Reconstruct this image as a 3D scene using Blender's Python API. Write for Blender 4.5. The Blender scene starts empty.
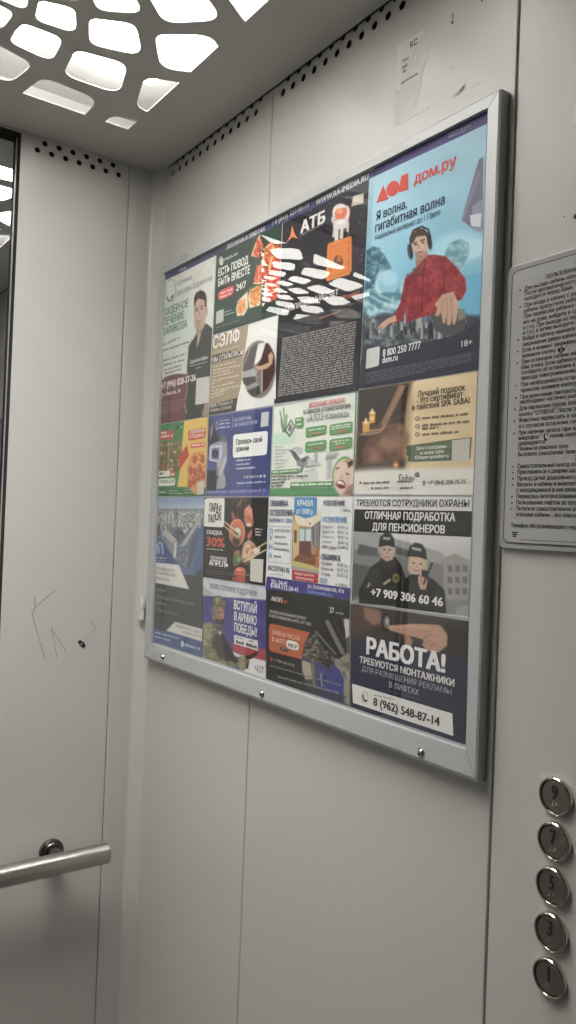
import bpy, bmesh, math, random
import numpy as np
from mathutils import Vector, Matrix
from mathutils.geometry import tessellate_polygon

# ------------------------------------------------------------------ camera, world, exposure
sc = bpy.context.scene
FPX = 787.25
CAM = (-0.6990, -1.4758, 1.3989)
YAW, PITCH, ROLL = 0.6195, 0.0119, 0.0382
LIGHT_POWER = 5.5
LED_WATTS = 20.5
LED_SPREAD = 100
LIGHT_COLOR = (1.0, 0.975, 0.94)
WALL_RGB = (0.475, 0.469, 0.440)

def cam_axes(y, p, r):
    cy, sy, cp, sp = math.cos(y), math.sin(y), math.cos(p), math.sin(p)
    f = np.array([sy*cp, cy*cp, sp]); rt = np.array([cy, -sy, 0]); up = np.cross(rt, f)
    cr, sr = math.cos(r), math.sin(r)
    return rt*cr + up*sr, -rt*sr + up*cr, f
AX_R, AX_U, AX_F = cam_axes(YAW, PITCH, ROLL)
cam = bpy.data.objects.new('camera', bpy.data.cameras.new('camera'))
sc.collection.objects.link(cam); sc.camera = cam
m = Matrix.Identity(4)
for i in range(3):
    m[i][0], m[i][1], m[i][2], m[i][3] = AX_R[i], AX_U[i], -AX_F[i], CAM[i]
cam.matrix_world = m
cam.data.sensor_fit = 'VERTICAL'; cam.data.sensor_height = 36.0
cam.data.lens = FPX / 1024 * 36.0
cam.data.clip_start = 0.02
wd = bpy.data.worlds.new('world'); sc.world = wd; wd.use_nodes = True
wd.node_tree.nodes['Background'].inputs[0].default_value = (0.5, 0.5, 0.47, 1)
wd.node_tree.nodes['Background'].inputs[1].default_value = 0.01
sc.view_settings.view_transform = 'Standard'; sc.view_settings.look = 'None'
sc.view_settings.gamma = 1; sc.view_settings.use_curve_mapping = False
sc.view_settings.exposure = 0.0
sc.cycles.use_denoising = True
sc.cycles.max_bounces = 12; sc.cycles.transparent_max_bounces = 16
sc.cycles.sample_clamp_indirect = 6.0

# ------------------------------------------------------------------ materials
def mat(name, rgb, rough=0.5, metal=0.0, noise=0.0, nscale=8.0, bump=0.0, bscale=200.0, spec=0.5):
    M = bpy.data.materials.new(name); M.use_nodes = True
    nt = M.node_tree; b = nt.nodes['Principled BSDF']
    b.inputs['Base Color'].default_value = (*rgb, 1); b.inputs['Roughness'].default_value = rough
    b.inputs['Metallic'].default_value = metal; b.inputs['Specular IOR Level'].default_value = spec
    tc = nt.nodes.new('ShaderNodeTexCoord')
    if noise:
        n = nt.nodes.new('ShaderNodeTexNoise'); n.inputs['Scale'].default_value = nscale; n.inputs['Detail'].default_value = 5
        nt.links.new(tc.outputs['Object'], n.inputs['Vector'])
        mx = nt.nodes.new('ShaderNodeMapRange'); mx.inputs[3].default_value = 1-noise; mx.inputs[4].default_value = 1+noise
        nt.links.new(n.outputs[0], mx.inputs[0])
        v = nt.nodes.new('ShaderNodeVectorMath'); v.operation = 'SCALE'; v.inputs[0].default_value = rgb
        nt.links.new(mx.outputs[0], v.inputs['Scale']); nt.links.new(v.outputs[0], b.inputs['Base Color'])
    if bump:
        n = nt.nodes.new('ShaderNodeTexNoise'); n.inputs['Scale'].default_value = bscale
        nt.links.new(tc.outputs['Object'], n.inputs['Vector'])
        bp = nt.nodes.new('ShaderNodeBump'); bp.inputs['Strength'].default_value = bump; bp.inputs['Distance'].default_value = 0.001
        nt.links.new(n.outputs[0], bp.inputs['Height']); nt.links.new(bp.outputs[0], b.inputs['Normal'])
    return M
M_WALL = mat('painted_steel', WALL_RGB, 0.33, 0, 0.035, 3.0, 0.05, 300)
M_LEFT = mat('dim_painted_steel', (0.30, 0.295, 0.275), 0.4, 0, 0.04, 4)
M_FRONT = mat('door_paint', (0.10, 0.10, 0.095), 0.45, 0, 0.05, 6)
M_CEIL = mat('ceiling_steel', (0.46, 0.452, 0.43), 0.45, 0, 0.03, 4)
M_TRAY = mat('white_tray', (0.62, 0.62, 0.62), 0.6)
M_DARK = mat('dark_void', (0.012, 0.012, 0.012), 0.8)
M_FLOOR = mat('floor_linoleum', (0.09, 0.085, 0.075), 0.5, 0, 0.4, 60)
M_ALU = mat('anodised_aluminium', (0.44, 0.45, 0.45), 0.42, 0.2, 0.03, 30)
M_ALU_DARK = mat('weathered_aluminium', (0.30, 0.31, 0.30), 0.45, 0.4)
M_STEEL = mat('brushed_steel', (0.52, 0.51, 0.48), 0.24, 1.0, 0.05, 20, 0.03, 400)
M_CHROME = mat('polished_steel', (0.62, 0.60, 0.55), 0.14, 1.0)
M_GUN = mat('dark_chrome', (0.17, 0.16, 0.15), 0.22, 1.0)
M_FACE = mat('button_steel', (0.26, 0.25, 0.22), 0.42, 1.0, 0.06, 200)
M_INK = mat('black_ink', (0.012, 0.012, 0.013), 0.6)
M_BLACK = mat('black_metal', (0.02, 0.02, 0.021), 0.4)
M_RECESS = mat('matt_black', (0.03, 0.03, 0.03), 0.85, 0, 0, 8, 0, 200, 0.15)
M_GREYPLATE = mat('grey_placard', (0.36, 0.36, 0.355), 0.32, 0, 0.03, 10)
M_CLEAREDGE = mat('placard_rim', (0.32, 0.32, 0.31), 0.25)
M_BACKING = mat('poster_backing', (0.5, 0.53, 0.56), 0.5)
M_PAPER = mat('sticker_paper', (0.56, 0.55, 0.515), 0.6, 0, 0.05, 40)
M_RESIDUE = mat('glue_residue', (0.42, 0.41, 0.38), 0.6, 0, 0.12, 60)
M_SCRATCH = mat('scratch_grey', (0.22, 0.215, 0.19), 0.6)
M_WHITE = mat('white_tape', (0.6, 0.59, 0.56), 0.5)
M_SMUDGE = mat('pale_smudge', (0.49, 0.485, 0.435), 0.5)

M_MIRROR = mat('mirror_glass', (0.80, 0.81, 0.79), 0.0, 1.0)

M_PRINT = bpy.data.materials.new('printed_ink'); M_PRINT.use_nodes = True
_nt = M_PRINT.node_tree; _b = _nt.nodes['Principled BSDF']
_a = _nt.nodes.new('ShaderNodeVertexColor'); _a.layer_name = 'Col'
_nt.links.new(_a.outputs[0], _b.inputs['Base Color']); _b.inputs['Roughness'].default_value = 0.55
_b.inputs['Specular IOR Level'].default_value = 0.25

M_ACRYL = bpy.data.materials.new('clear_acrylic'); M_ACRYL.use_nodes = True
_nt = M_ACRYL.node_tree; _nt.nodes.remove(_nt.nodes['Principled BSDF'])
_out = _nt.nodes['Material Output']
_t = _nt.nodes.new('ShaderNodeBsdfTransparent'); _g = _nt.nodes.new('ShaderNodeBsdfGlossy')
_g.inputs['Roughness'].default_value = 0.012
_f = _nt.nodes.new('ShaderNodeFresnel'); _f.inputs['IOR'].default_value = 2.0
_mx = _nt.nodes.new('ShaderNodeMixShader')
_geo = _nt.nodes.new('ShaderNodeNewGeometry'); _mm = _nt.nodes.new('ShaderNodeMath'); _mm.operation = 'MULTIPLY_ADD'
_inv = _nt.nodes.new('ShaderNodeMath'); _inv.operation = 'SUBTRACT'; _inv.inputs[0].default_value = 1.0
_nt.links.new(_geo.outputs['Backfacing'], _inv.inputs[1])
_nt.links.new(_f.outputs[0], _mm.inputs[0]); _nt.links.new(_inv.outputs[0], _mm.inputs[1]); _mm.inputs[2].default_value = 0.0
_nt.links.new(_mm.outputs[0], _mx.inputs[0]); _nt.links.new(_t.outputs[0], _mx.inputs[1])
_nt.links.new(_g.outputs[0], _mx.inputs[2]); _nt.links.new(_mx.outputs[0], _out.inputs[0])

M_LAMP = bpy.data.materials.new('led_panel'); M_LAMP.use_nodes = True
_b = M_LAMP.node_tree.nodes['Principled BSDF']
_b.inputs['Base Color'].default_value = (0.8, 0.8, 0.8, 1)
_b.inputs['Emission Color'].default_value = (*LIGHT_COLOR, 1); _b.inputs['Emission Strength'].default_value = LIGHT_POWER

# ------------------------------------------------------------------ object helpers
def link(o, parent=None):
    sc.collection.objects.link(o)
    if parent is not None:
        o.parent = parent
    return o

def mesh_obj(name, verts, faces, material, parent=None, smooth=False, cols=None):
    me = bpy.data.meshes.new(name); me.from_pydata([tuple(map(float, v)) for v in verts], [], faces)
    if cols is not None:
        at = me.color_attributes.new('Col', 'FLOAT_COLOR', 'POINT')
        c = np.ones((len(verts), 4), np.float32); c[:, :3] = np.asarray(cols, np.float32)
        at.data.foreach_set('color', c.ravel())
    me.materials.append(material)
    if smooth:
        for p in me.polygons: p.use_smooth = True
    me.update()
    return link(bpy.data.objects.new(name, me), parent)

def thing(name, label, cat, loc=(0, 0, 0), group=None):
    o = link(bpy.data.objects.new(name, None)); o.location = loc; o.empty_display_size = 0.05
    return tag(o, label, cat, group)
def tag(o, label, cat, group=None):
    o['label'] = label; o['category'] = cat
    if group: o['group'] = group
    return o

class MB:
    """collects shapes into one mesh"""
    def __init__(s, off=(0, 0, 0)): s.v = []; s.f = []; s.off = np.array(off, float)
    def add(s, vs, fs):
        b = len(s.v); s.v += [tuple(np.array(v, float) - s.off) for v in vs]; s.f += [tuple(i+b for i in f) for f in fs]
    def box(s, a, b):
        (x0, y0, z0), (x1, y1, z1) = a, b
        s.add([(x0,y0,z0),(x1,y0,z0),(x1,y1,z0),(x0,y1,z0),(x0,y0,z1),(x1,y0,z1),(x1,y1,z1),(x0,y1,z1)],
              [(0,3,2,1),(4,5,6,7),(0,1,5,4),(1,2,6,5),(2,3,7,6),(3,0,4,7)])
    def loft(s, rings, cap=True, closed=True):
        n = len(rings[0]); vs = [p for r in rings for p in r]; fs = []
        for i in range(len(rings)-1):
            for j in range(n if closed else n-1):
                k = (j+1) % n
                fs.append((i*n+j, i*n+k, (i+1)*n+k, (i+1)*n+j))
        if cap:
            fs.append(tuple(range(n))[::-1]); fs.append(tuple(range((len(rings)-1)*n, len(rings)*n)))
        s.add(vs, fs)
    def lathe(s, c, axis, prof, n=48, cap=True):
        """prof: list of (distance along axis, radius)"""
        ax = Vector(axis).normalized(); u = ax.orthogonal().normalized(); w = ax.cross(u); c = Vector(c)
        s.loft([[tuple(c + ax*h + (u*math.cos(2*math.pi*k/n) + w*math.sin(2*math.pi*k/n))*r) for k in range(n)] for h, r in prof], cap)
    def prism(s, pts2d, to3, d0, d1):
        """pts2d polygon; to3(u, v, d) -> xyz"""
        s.loft([[to3(u, v, d0) for u, v in pts2d], [to3(u, v, d1) for u, v in pts2d]])
    def sheet(s, outer, holes, to3, d0, d1):
        loops = [outer] + holes
        flat = [p for l in loops for p in l]
        tris = tessellate_polygon([[Vector((p[0], p[1], 0)) for p in l] for l in loops])
        s.add([to3(u, v, d0) for u, v in flat], [tuple(t) for t in tris])
        s.add([to3(u, v, d1) for u, v in flat], [tuple(t)[::-1] for t in tris])
        for l in loops:
            n = len(l)
            s.add([to3(u, v, d0) for u, v in l] + [to3(u, v, d1) for u, v in l],
                  [(i, (i+1) % n, n+(i+1) % n, n+i) for i in range(n)])
    def build(s, name, material, parent=None, smooth=False, bevel=0.0, fix=True):
        o = mesh_obj(name, s.v, s.f, material, parent, smooth)
        if fix:
            bm = bmesh.new(); bm.from_mesh(o.data); bmesh.ops.recalc_face_normals(bm, faces=bm.faces); bm.to_mesh(o.data); bm.free()
        if bevel:
            md = o.modifiers.new('bevel', 'BEVEL'); md.width = bevel; md.segments = 3; md.limit_method = 'ANGLE'; md.angle_limit = 0.7
        if smooth:
            o.data.set_sharp_from_angle(angle=math.radians(35))
        return o

def circle(cx, cy, r, n=16, ry=None):
    ry = ry or r
    return [(cx + r*math.cos(2*math.pi*k/n), cy + ry*math.sin(2*math.pi*k/n)) for k in range(n)]
def round_rect(x0, y0, x1, y1, r, n=6):
    out = []
    for cx, cy, a in ((x1-r, y1-r, 0), (x0+r, y1-r, 90), (x0+r, y0+r, 180), (x1-r, y0+r, 270)):
        for k in range(n+1):
            t = math.radians(a + 90*k/n); out.append((cx + r*math.cos(t), cy + r*math.sin(t)))
    return out

# measured point of the photograph -> point on a vertical plane of the car
def _ray(px, py):
    return AX_R*((px-288.0)/FPX) - AX_U*((py-512.0)/FPX) + AX_F
def on_right(px, py, d=0.0):
    """point on the plane d metres in front of the right-hand wall -> (y, z)"""
    r = _ray(px, py); k = (-d - CAM[0]) / r[0]
    return CAM[1] + k*r[1], CAM[2] + k*r[2]
def on_back(px, py, d=0.0):
    r = _ray(px, py); k = (-d - CAM[1]) / r[1]
    return CAM[0] + k*r[0], CAM[2] + k*r[2]

# ------------------------------------------------------------------ the car: walls, ceiling, floor
W, D, H, HT = 1.06, 1.70, 2.10, 2.24
def r3(u, v, d): return (-d, u, v)           # right wall: u = y, v = z, d = into the car
def b3(u, v, d): return (u, -d, v)           # back wall:  u = x, v = z

def panel(mb, u0, u1, z0, z1, to3, holes=()):
    """one folded sheet-metal panel with softened long edges"""
    e = 0.0012
    mb.sheet([(u0+e, z0), (u1-e, z0), (u1-e, z1), (u0+e, z1)], list(holes), to3, 0.0, -0.0015)
    for ua, ub in ((u0, u0+e), (u1, u1-e)):
        mb.add([to3(ub, z0, 0), to3(ub, z1, 0), to3(ua, z1, -e), to3(ua, z0, -e), to3(ua, z1, -0.02), to3(ua, z0, -0.02)],
               [(0, 1, 2, 3), (3, 2, 4, 5)])

SEAM_R, SEAM_M, SEAM_L = -0.9028, -0.4085, -0.0665
MIRROR_X = -0.2825
MZ0, MZ1 = 0.95, 2.0955
pitch = 0.0273
low = [-0.0579 - pitch*i for i in range(12)] + [-0.4377 - pitch*i for i in range(16)]
up = [y - pitch/2 for y in low]
def vents(lo, hi, zs, r=0.0053):
    return [circle(u, z, r, 14) for us, z in zs for u in us if lo < u < hi]
mb = MB()
# corner panel, folded round the corner of the car
prof = [(SEAM_L, 0.018), (SEAM_L, 0.0012), (SEAM_L+0.0012, 0.0)]
cx0, cy0 = -0.0165, -0.032
prof += [(cx0-0.004, 0.0), (cx0-0.001, -0.0009), (cx0+0.0015, -0.0032), (-0.0020, cy0+0.0045), (-0.0006, cy0+0.001), (0.0, cy0-0.003)]
mb.loft([[(x, y, 0.0) for x, y in prof], [(x, y, HT) for x, y in prof]], cap=False, closed=False)
zs = [(low, 2.0840), (up, 2.1018)]
panel(mb, SEAM_M+0.0009, cy0-0.003+0.0012, 0.0, HT, r3, vents(SEAM_M+.004, cy0, zs, .006))
panel(mb, SEAM_R+0.0012, SEAM_M-0.0009, 0.0, HT, r3, vents(SEAM_R+.006, SEAM_M-.005, zs, .006))
panel(mb, -D, SEAM_R-0.0014, 0.0, HT, r3)
wall_right = mb.build('wall_right', M_WALL, fix=False); wall_right['kind'] = 'structure'
for p in wall_right.data.polygons: p.use_smooth = False
mb = MB()
blow = [-0.2520 + 0.02695*i for i in range(7)]; bup = [-0.2384 + 0.0271*i for i in range(6)]
def mir(us): return us + [2*(-W/2) - u for u in us]
bzs = [(mir(blow), 2.0737), (mir(bup), 2.0897)]
panel(mb, -W+0.0665, SEAM_L-0.0016, 0.0, HT, b3, vents(-W, 0, bzs)+[[(MIRROR_X, MZ0), (MIRROR_X, MZ1), (-W-MIRROR_X, MZ1), (-W-MIRROR_X, MZ0)]])
panel(mb, -W, -W+0.0649, 0.0, HT, b3)
wall_back = mb.build('wall_back', M_WALL, fix=False); wall_back['kind'] = 'structure'
mb = MB()
mb.box((0.03, -D-.05, 0), (0.05, .09, HT)); mb.box((-W-.05, 0.07, 0), (.05, 0.09, HT))
lin = mb.build('wall_dark_backing', M_DARK); lin['kind'] = 'structure'  # black sheets added behind vents and seams for the darkness of the shaft
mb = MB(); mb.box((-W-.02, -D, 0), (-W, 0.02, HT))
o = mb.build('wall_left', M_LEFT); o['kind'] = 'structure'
mb = MB()
mb.box((-W, -D-.03, 0), (-W+.13, -D, HT)); mb.box((-.13, -D-.03, 0), (0, -D, HT)); mb.box((-W+.13, -D-.03, 2.0), (-.13, -D, HT))
o = mb.build('wall_front', M_FRONT); o['kind'] = 'structure'
mb = MB(); mb.box((-W+.13, -D-.06, 0.004), (-W/2-.001, -D-.035, 2.0)); mb.box((-W/2+.001, -D-.06, 0.004), (-.13, -D-.035, 2.0))
o = mb.build('door_1', M_FRONT); o['kind'] = 'structure'
mb = MB(); mb.box((-W-.02, -D-.1, -0.02), (.02, .02, 0.0))
o = mb.build('floor', M_FLOOR); o['kind'] = 'structure'

# ceiling sheet: a field of rounded cells on two crossing families of spirals, cut square at its border
CX, CY = -0.527, -0.479
A = (0.2940, -0.1760); B = (-0.2021, -0.2717)
S0, T0 = -1.363, 0.807
X0, X1, Y0, Y1 = -0.930, -0.1305, -0.830, -0.1325
def clip(poly, axis, lim, keep_less):
    out = []
    ins = lambda p: (p[axis] <= lim) if keep_less else (p[axis] >= lim)
    for i, p in enumerate(poly):
        q = poly[i-1]
        if ins(p) != ins(q):
            t = (lim - q[axis])/(p[axis]-q[axis]); out.append((q[0]+(p[0]-q[0])*t, q[1]+(p[1]-q[1])*t))
        if ins(p): out.append(p)
    return out
def cell(s0, t0):
    hs, ht = 0.186, 0.172
    c = [(s0+hs, t0), (s0, t0+ht), (s0-hs, t0), (s0, t0-ht)]
    pts = []
    rr = 0.27
    for i in range(4):
        a, b, d = c[i-1], c[i], c[(i+1) % 4]
        pa = (b[0]+(a[0]-b[0])*rr, b[1]+(a[1]-b[1])*rr); pd = (b[0]+(d[0]-b[0])*rr, b[1]+(d[1]-b[1])*rr)
        for k in range(5):
            t = k/4
            pts.append(((1-t)**2*pa[0]+2*t*(1-t)*b[0]+t*t*pd[0], (1-t)**2*pa[1]+2*t*(1-t)*b[1]+t*t*pd[1]))
    return [(CX + math.exp(s)*math.cos(t), CY + math.exp(s)*math.sin(t)) for s, t in pts]
cells = []
seen = set()
for i in range(-14, 16):
    for j in range(-20, 24):
        s = S0 + i*A[0] + j*B[0]; t = T0 + i*A[1] + j*B[1]
        if s < -2.75 or s > -0.3: continue
        key = (round(s, 2), round((t % (2*math.pi)), 2) % 6.28)
        if any(abs(key[0]-k[0]) < .06 and min(abs(key[1]-k[1]), 6.283-abs(key[1]-k[1])) < .06 for k in seen): continue
        seen.add(key)
        p = cell(s, t)
        for ax, lim, less in ((0, X1, True), (0, X0, False), (1, Y1, True), (1, Y0, False)):
            p = clip(p, ax, lim, less)
            if len(p) < 3: break
        if len(p) < 3: continue
        area = abs(sum(p[k-1][0]*p[k][1]-p[k][0]*p[k-1][1] for k in range(len(p))))/2
        if area < 1.2e-4: continue
        q = [p[0]]
        for w in p[1:]:
            if math.hypot(w[0]-q[-1][0], w[1]-q[-1][1]) > 5e-4: q.append(w)
        if math.hypot(q[0][0]-q[-1][0], q[0][1]-q[-1][1]) < 5e-4: q.pop()
        cells.append(q)
mb = MB()
mb.sheet([(-W+.004, -D+.004), (-.0045, -D+.004), (-.0045, -.0025), (-W+.004, -.0025)], cells, lambda u, v, d: (u, v, H+d), 0.0, 0.0016)
o = mb.build('ceiling', M_CEIL, fix=False); o['kind'] = 'structure'
mb = MB(); mb.box((-.0032, -D, 2.1006), (-.0004, -.04, 2.118))
o = mb.build('gap_shade_1', M_DARK); o['kind'] = 'structure'  # black strip added to paint the shade in the gap beside the ceiling
# light tray above the ceiling sheet, with the luminous panel set in it
t = thing('ceiling_light', 'bright white light panel behind the cut-out cells of the ceiling', 'ceiling light', (CX, CY, 2.16))
mb = MB((CX, CY, 2.16))
mb.box((-1.03, -.93, 2.172), (-.03, -.03, 2.176))
for a, b in (((-1.034, -.934, 2.104), (-1.03, -.026, 2.176)), ((-.03, -.934, 2.104), (-.026, -.026, 2.176)),
             ((-1.03, -.934, 2.104), (-.03, -.93, 2.176)), ((-1.03, -.03, 2.104), (-.03, -.026, 2.176))):
    mb.box(a, b)
mb.build('housing', M_TRAY, t)
mb = MB((CX, CY, 2.16)); mb.box((-.945, -.79, 2.160), (-.115, -.190, 2.168))
mb.build('light_panel', M_LAMP, t)
L = bpy.data.lights.new('led_array', 'AREA'); L.shape = 'RECTANGLE'; L.size = .80; L.size_y = .58
L.energy = LED_WATTS; L.color = LIGHT_COLOR; L.spread = math.radians(LED_SPREAD)
lo = link(bpy.data.objects.new('led_array', L), t); lo.location = (0, 0, -.002)

# mirror set in a recess of the back wall
RD = 0.024
t = thing('wall_mirror', 'tall mirror sunk into the back wall above the handrail', 'mirror', (-W/2, RD, MZ0))
MO = (-W/2, RD, MZ0); mx0, mx1 = -W-MIRROR_X, MIRROR_X
mb = MB(MO); mb.box((mx0, RD-.001, MZ0), (mx1, RD+.003, MZ1)); mb.build('glass', M_MIRROR, t)
mb = MB(MO)
for a, b in (((mx1-.0006, .0006, MZ0), (mx1+.0015, RD+.004, MZ1)), ((mx0-.0015, .0006, MZ0), (mx0+.0006, RD+.004, MZ1)),
             ((mx0, .0006, MZ1-.0006), (mx1, RD+.004, MZ1+.0015)), ((mx0, .0006, MZ0-.0015), (mx1, RD+.004, MZ0+.0006))):
    mb.box(a, b)
mb.build('recess_frame', M_RECESS, t)
mb = MB(MO)
for x0, x1 in ((mx1-.0019, mx1-.0007), (mx0+.0007, mx0+.0019)): mb.box((x0, RD-.004, MZ0+.001), (x1, RD-.0012, MZ1-.001))
mb.build('edge_bead', M_ALU, t)

# ------------------------------------------------------------------ handrail
HZ, HY = 0.758, -0.070
t = thing('handrail', 'round brushed steel handrail on the back wall, ending near the corner', 'handrail', (-W/2, 0, HZ))
mb = MB((-W/2, 0, HZ))
mb.lathe((-.0865, HY, HZ), (-1, 0, 0), [(0.003, .0188), (.010, .019), (.4, .019), (.87, .019), (.885, .0188)], 48)
mb.build('rail', M_STEEL, t, True)
for xx, s in ((-.0865, 1), (-.9735, -1)):
    mb = MB((-W/2, 0, HZ)); mb.lathe((xx-s*.004, HY, HZ), (s, 0, 0), [(0, .0189), (.003, .0186), (.0042, .0175), (.0045, .015)], 48); mb.build('end_cap', M_STEEL, t, True)
for xx in (-.171, -.889):
    mb = MB((-W/2, 0, HZ))
    mb.lathe((xx, 0, HZ-.004), (0, -1, 0), [(0.0003, .0235), (.005, .0235), (.007, .0225), (.0075, .019), (.0115, .0185), (.0125, .0175), (.013, .014)], 48)
    fl = mb.build('flange', M_GUN, t, True)
    mb = MB((-W/2, 0, HZ)); mb.lathe((xx, 0, HZ-.002), (0, -1, 0), [(0.0125, .0125), (.03, .0125), (.056, .0125)], 32); mb.build('bracket_post', M_GUN, t, True)
#@@PART2@@
# ------------------------------------------------------------------ poster frame on the right wall
FT = 0.0155                                   # how far its face stands off the wall
fo = [on_right(159.1, 269.6, FT), on_right(501.0, 87.9, FT), on_right(476.0, 784.6, FT), on_right(143.2, 656.2, FT)]
fi = [on_right(162.8, 273.3, FT), on_right(487.8, 107.2, FT), on_right(465.2, 749.9, FT), on_right(150.6, 643.9, FT)]
yL = (fo[0][0]+fo[3][0])/2; yR = (fo[1][0]+fo[2][0])/2; zT = (fo[0][1]+fo[1][1])/2; zB = (fo[2][1]+fo[3][1])/2
fo = [(yL, zT), (yR, zT), (yR, zB), (yL, zB)]
FC = ((yL+yR)/2, zB)
frame = thing('poster_frame', 'large grey aluminium poster frame screwed to the wall', 'poster frame', (0, FC[0], FC[1]))
FO = (0, FC[0], FC[1])
def bar(a, b, c, d):
    """a, b outer corners; d, c inner corners"""
    mb = MB(FO)
    q = [a, b, c, d]
    mid = [((a[i]*.86+d[i]*.14), (b[i]*.86+c[i]*.14)) for i in (0, 1)]
    am = (mid[0][0], mid[1][0]); bm_ = (mid[0][1], mid[1][1])
    rings = []
    for o_, i_, m_ in ((a, d, am), (b, c, bm_)):
        rings.append([r3(*o_, .0004), r3(*o_, FT-.0016), r3(*m_, FT), r3(*i_, FT-.0006), r3(*i_, FT-.0016), r3(*i_, .0092), r3(*i_, .0004)])
    mb.loft(rings)
    return mb
names = ['top_rail', 'right_rail', 'bottom_rail', 'left_rail']
for k in range(4):
    a, b = fo[k], fo[(k+1) % 4]; c, d = fi[(k+1) % 4], fi[k]
    # a hair of a gap at each mitre
    sh = lambda p, q, e: (p[0]+(q[0]-p[0])*e, p[1]+(q[1]-p[1])*e)
    e = .0006
    bar(sh(a, b, e), sh(b, a, e), sh(c, d, e), sh(d, c, e)).build(names[k], M_ALU, frame)
mb = MB(FO); mb.box((-.0084, fi[2][0]-.008, zB+.012), (-.0006, fi[0][0]+.006, zT-.006)); mb.build('backing_board', M_BACKING, frame)
cy0_, cy1_ = fi[0][0]+.004, yR+.012
ysp, zsp = on_right(368.0, 300.0, .0137)[0], (on_right(478, 370, .0137)[1]+on_right(359, 389, .0137)[1])/2
def cover_depth(y, z):                        # the sheet is slightly wavy
    return .01295 - .0018*math.sin(2*math.pi*(z-1.655)/.50) + .0002*math.sin(2*math.pi*(y+.38)/.4)
mb = MB(FO)
for (ya, yb, z0_, z1_) in ((cy0_, ysp, zB+.022, zT-.010), (ysp-.0006, cy1_, zB+.022, zsp)):
    nz_, ny_ = 56, 40
    g = [[(ya+(yb-ya)*j/ny_, z0_+(z1_-z0_)*k/nz_) for j in range(ny_+1)] for k in range(nz_+1)]
    for off, flip in ((0, 0), (-.0004, 1)):
        vs = [(-cover_depth(y, z)-off, y, z) for r in g for y, z in r]
        mb.add(vs, [((k*(ny_+1)+j, k*(ny_+1)+j+1, (k+1)*(ny_+1)+j+1, (k+1)*(ny_+1)+j) if not flip else ((k+1)*(ny_+1)+j, (k+1)*(ny_+1)+j+1, k*(ny_+1)+j+1, k*(ny_+1)+j))  for k in range(nz_) for j in range(ny_)])
mb.build('clear_cover', M_ACRYL, frame, True, fix=False)
for px_, py_ in ((163, 657), (262, 694), (421, 753)):
    y_, z_ = on_right(px_, py_, FT)
    mb = MB(FO)
    mb.lathe((-FT+.0006, y_, z_), (-1, 0, 0), [(0, .0062), (.0008, .0062), (.0012, .0052), (.0026, .0046), (.0038, .0034), (.0043, .0018)], 24)
    s_ = mb.build('screw', M_CHROME, frame, True); s_['label'] = 'steel tamper-proof screw'
    mb = MB(FO); mb.lathe((-FT-.0038, y_-.0006, z_-.0006), (-1, 0, 0), [(0, .0017), (.0006, .0017)], 12); mb.build('screw_slot', M_INK, s_)
y_, z_ = on_right(154.6, 656.0, FT)
mb = MB(FO); mb.lathe((-FT+.0004, y_, z_), (-1, 0, 0), [(0, .0018), (.0007, .0016)], 12); mb.build('drill_hole', M_INK, frame)
for (a, b), (c, d) in (((142.3, 596), (145.0, 608)), ((141.0, 608), (144.3, 620))):
    ya, za = on_right(a, b, FT-.004); yb, zb = on_right(c, d, FT-.004)
    mb = MB(FO); mb.box((-FT-.0006, min(ya, yb), zb), (-FT+.003, max(ya, yb), za)); o = mb.build('tape_scrap', M_WHITE, frame); o['label'] = 'scrap of white tape'

# ------------------------------------------------------------------ printing kit
GAIN = 1.25
TONE = [1.0]
def lin(c):
    c = np.clip(np.asarray(c, float), 0, 255)/255
    c = c*.80 + c.mean(-1, keepdims=True)*.20
    l = np.where(c <= .04045, c/12.92, ((c+.055)/1.055)**2.4)
    return np.clip(l*GAIN*TONE[0] - .006, 0.004, 0.86)

def vnoise(X, Y, freq, seed):
    rs = np.random.RandomState(seed); g = rs.rand(64, 64)
    x = X*freq; y = Y*freq; xi = np.floor(x).astype(int); yi = np.floor(y).astype(int)
    fx = x-xi; fy = y-yi; fx = fx*fx*(3-2*fx); fy = fy*fy*(3-2*fy)
    h = lambda i, j: g[i % 64, j % 64]
    return (h(xi, yi)*(1-fx)+h(xi+1, yi)*fx)*(1-fy)+(h(xi, yi+1)*(1-fx)+h(xi+1, yi+1)*fx)*fy

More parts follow.
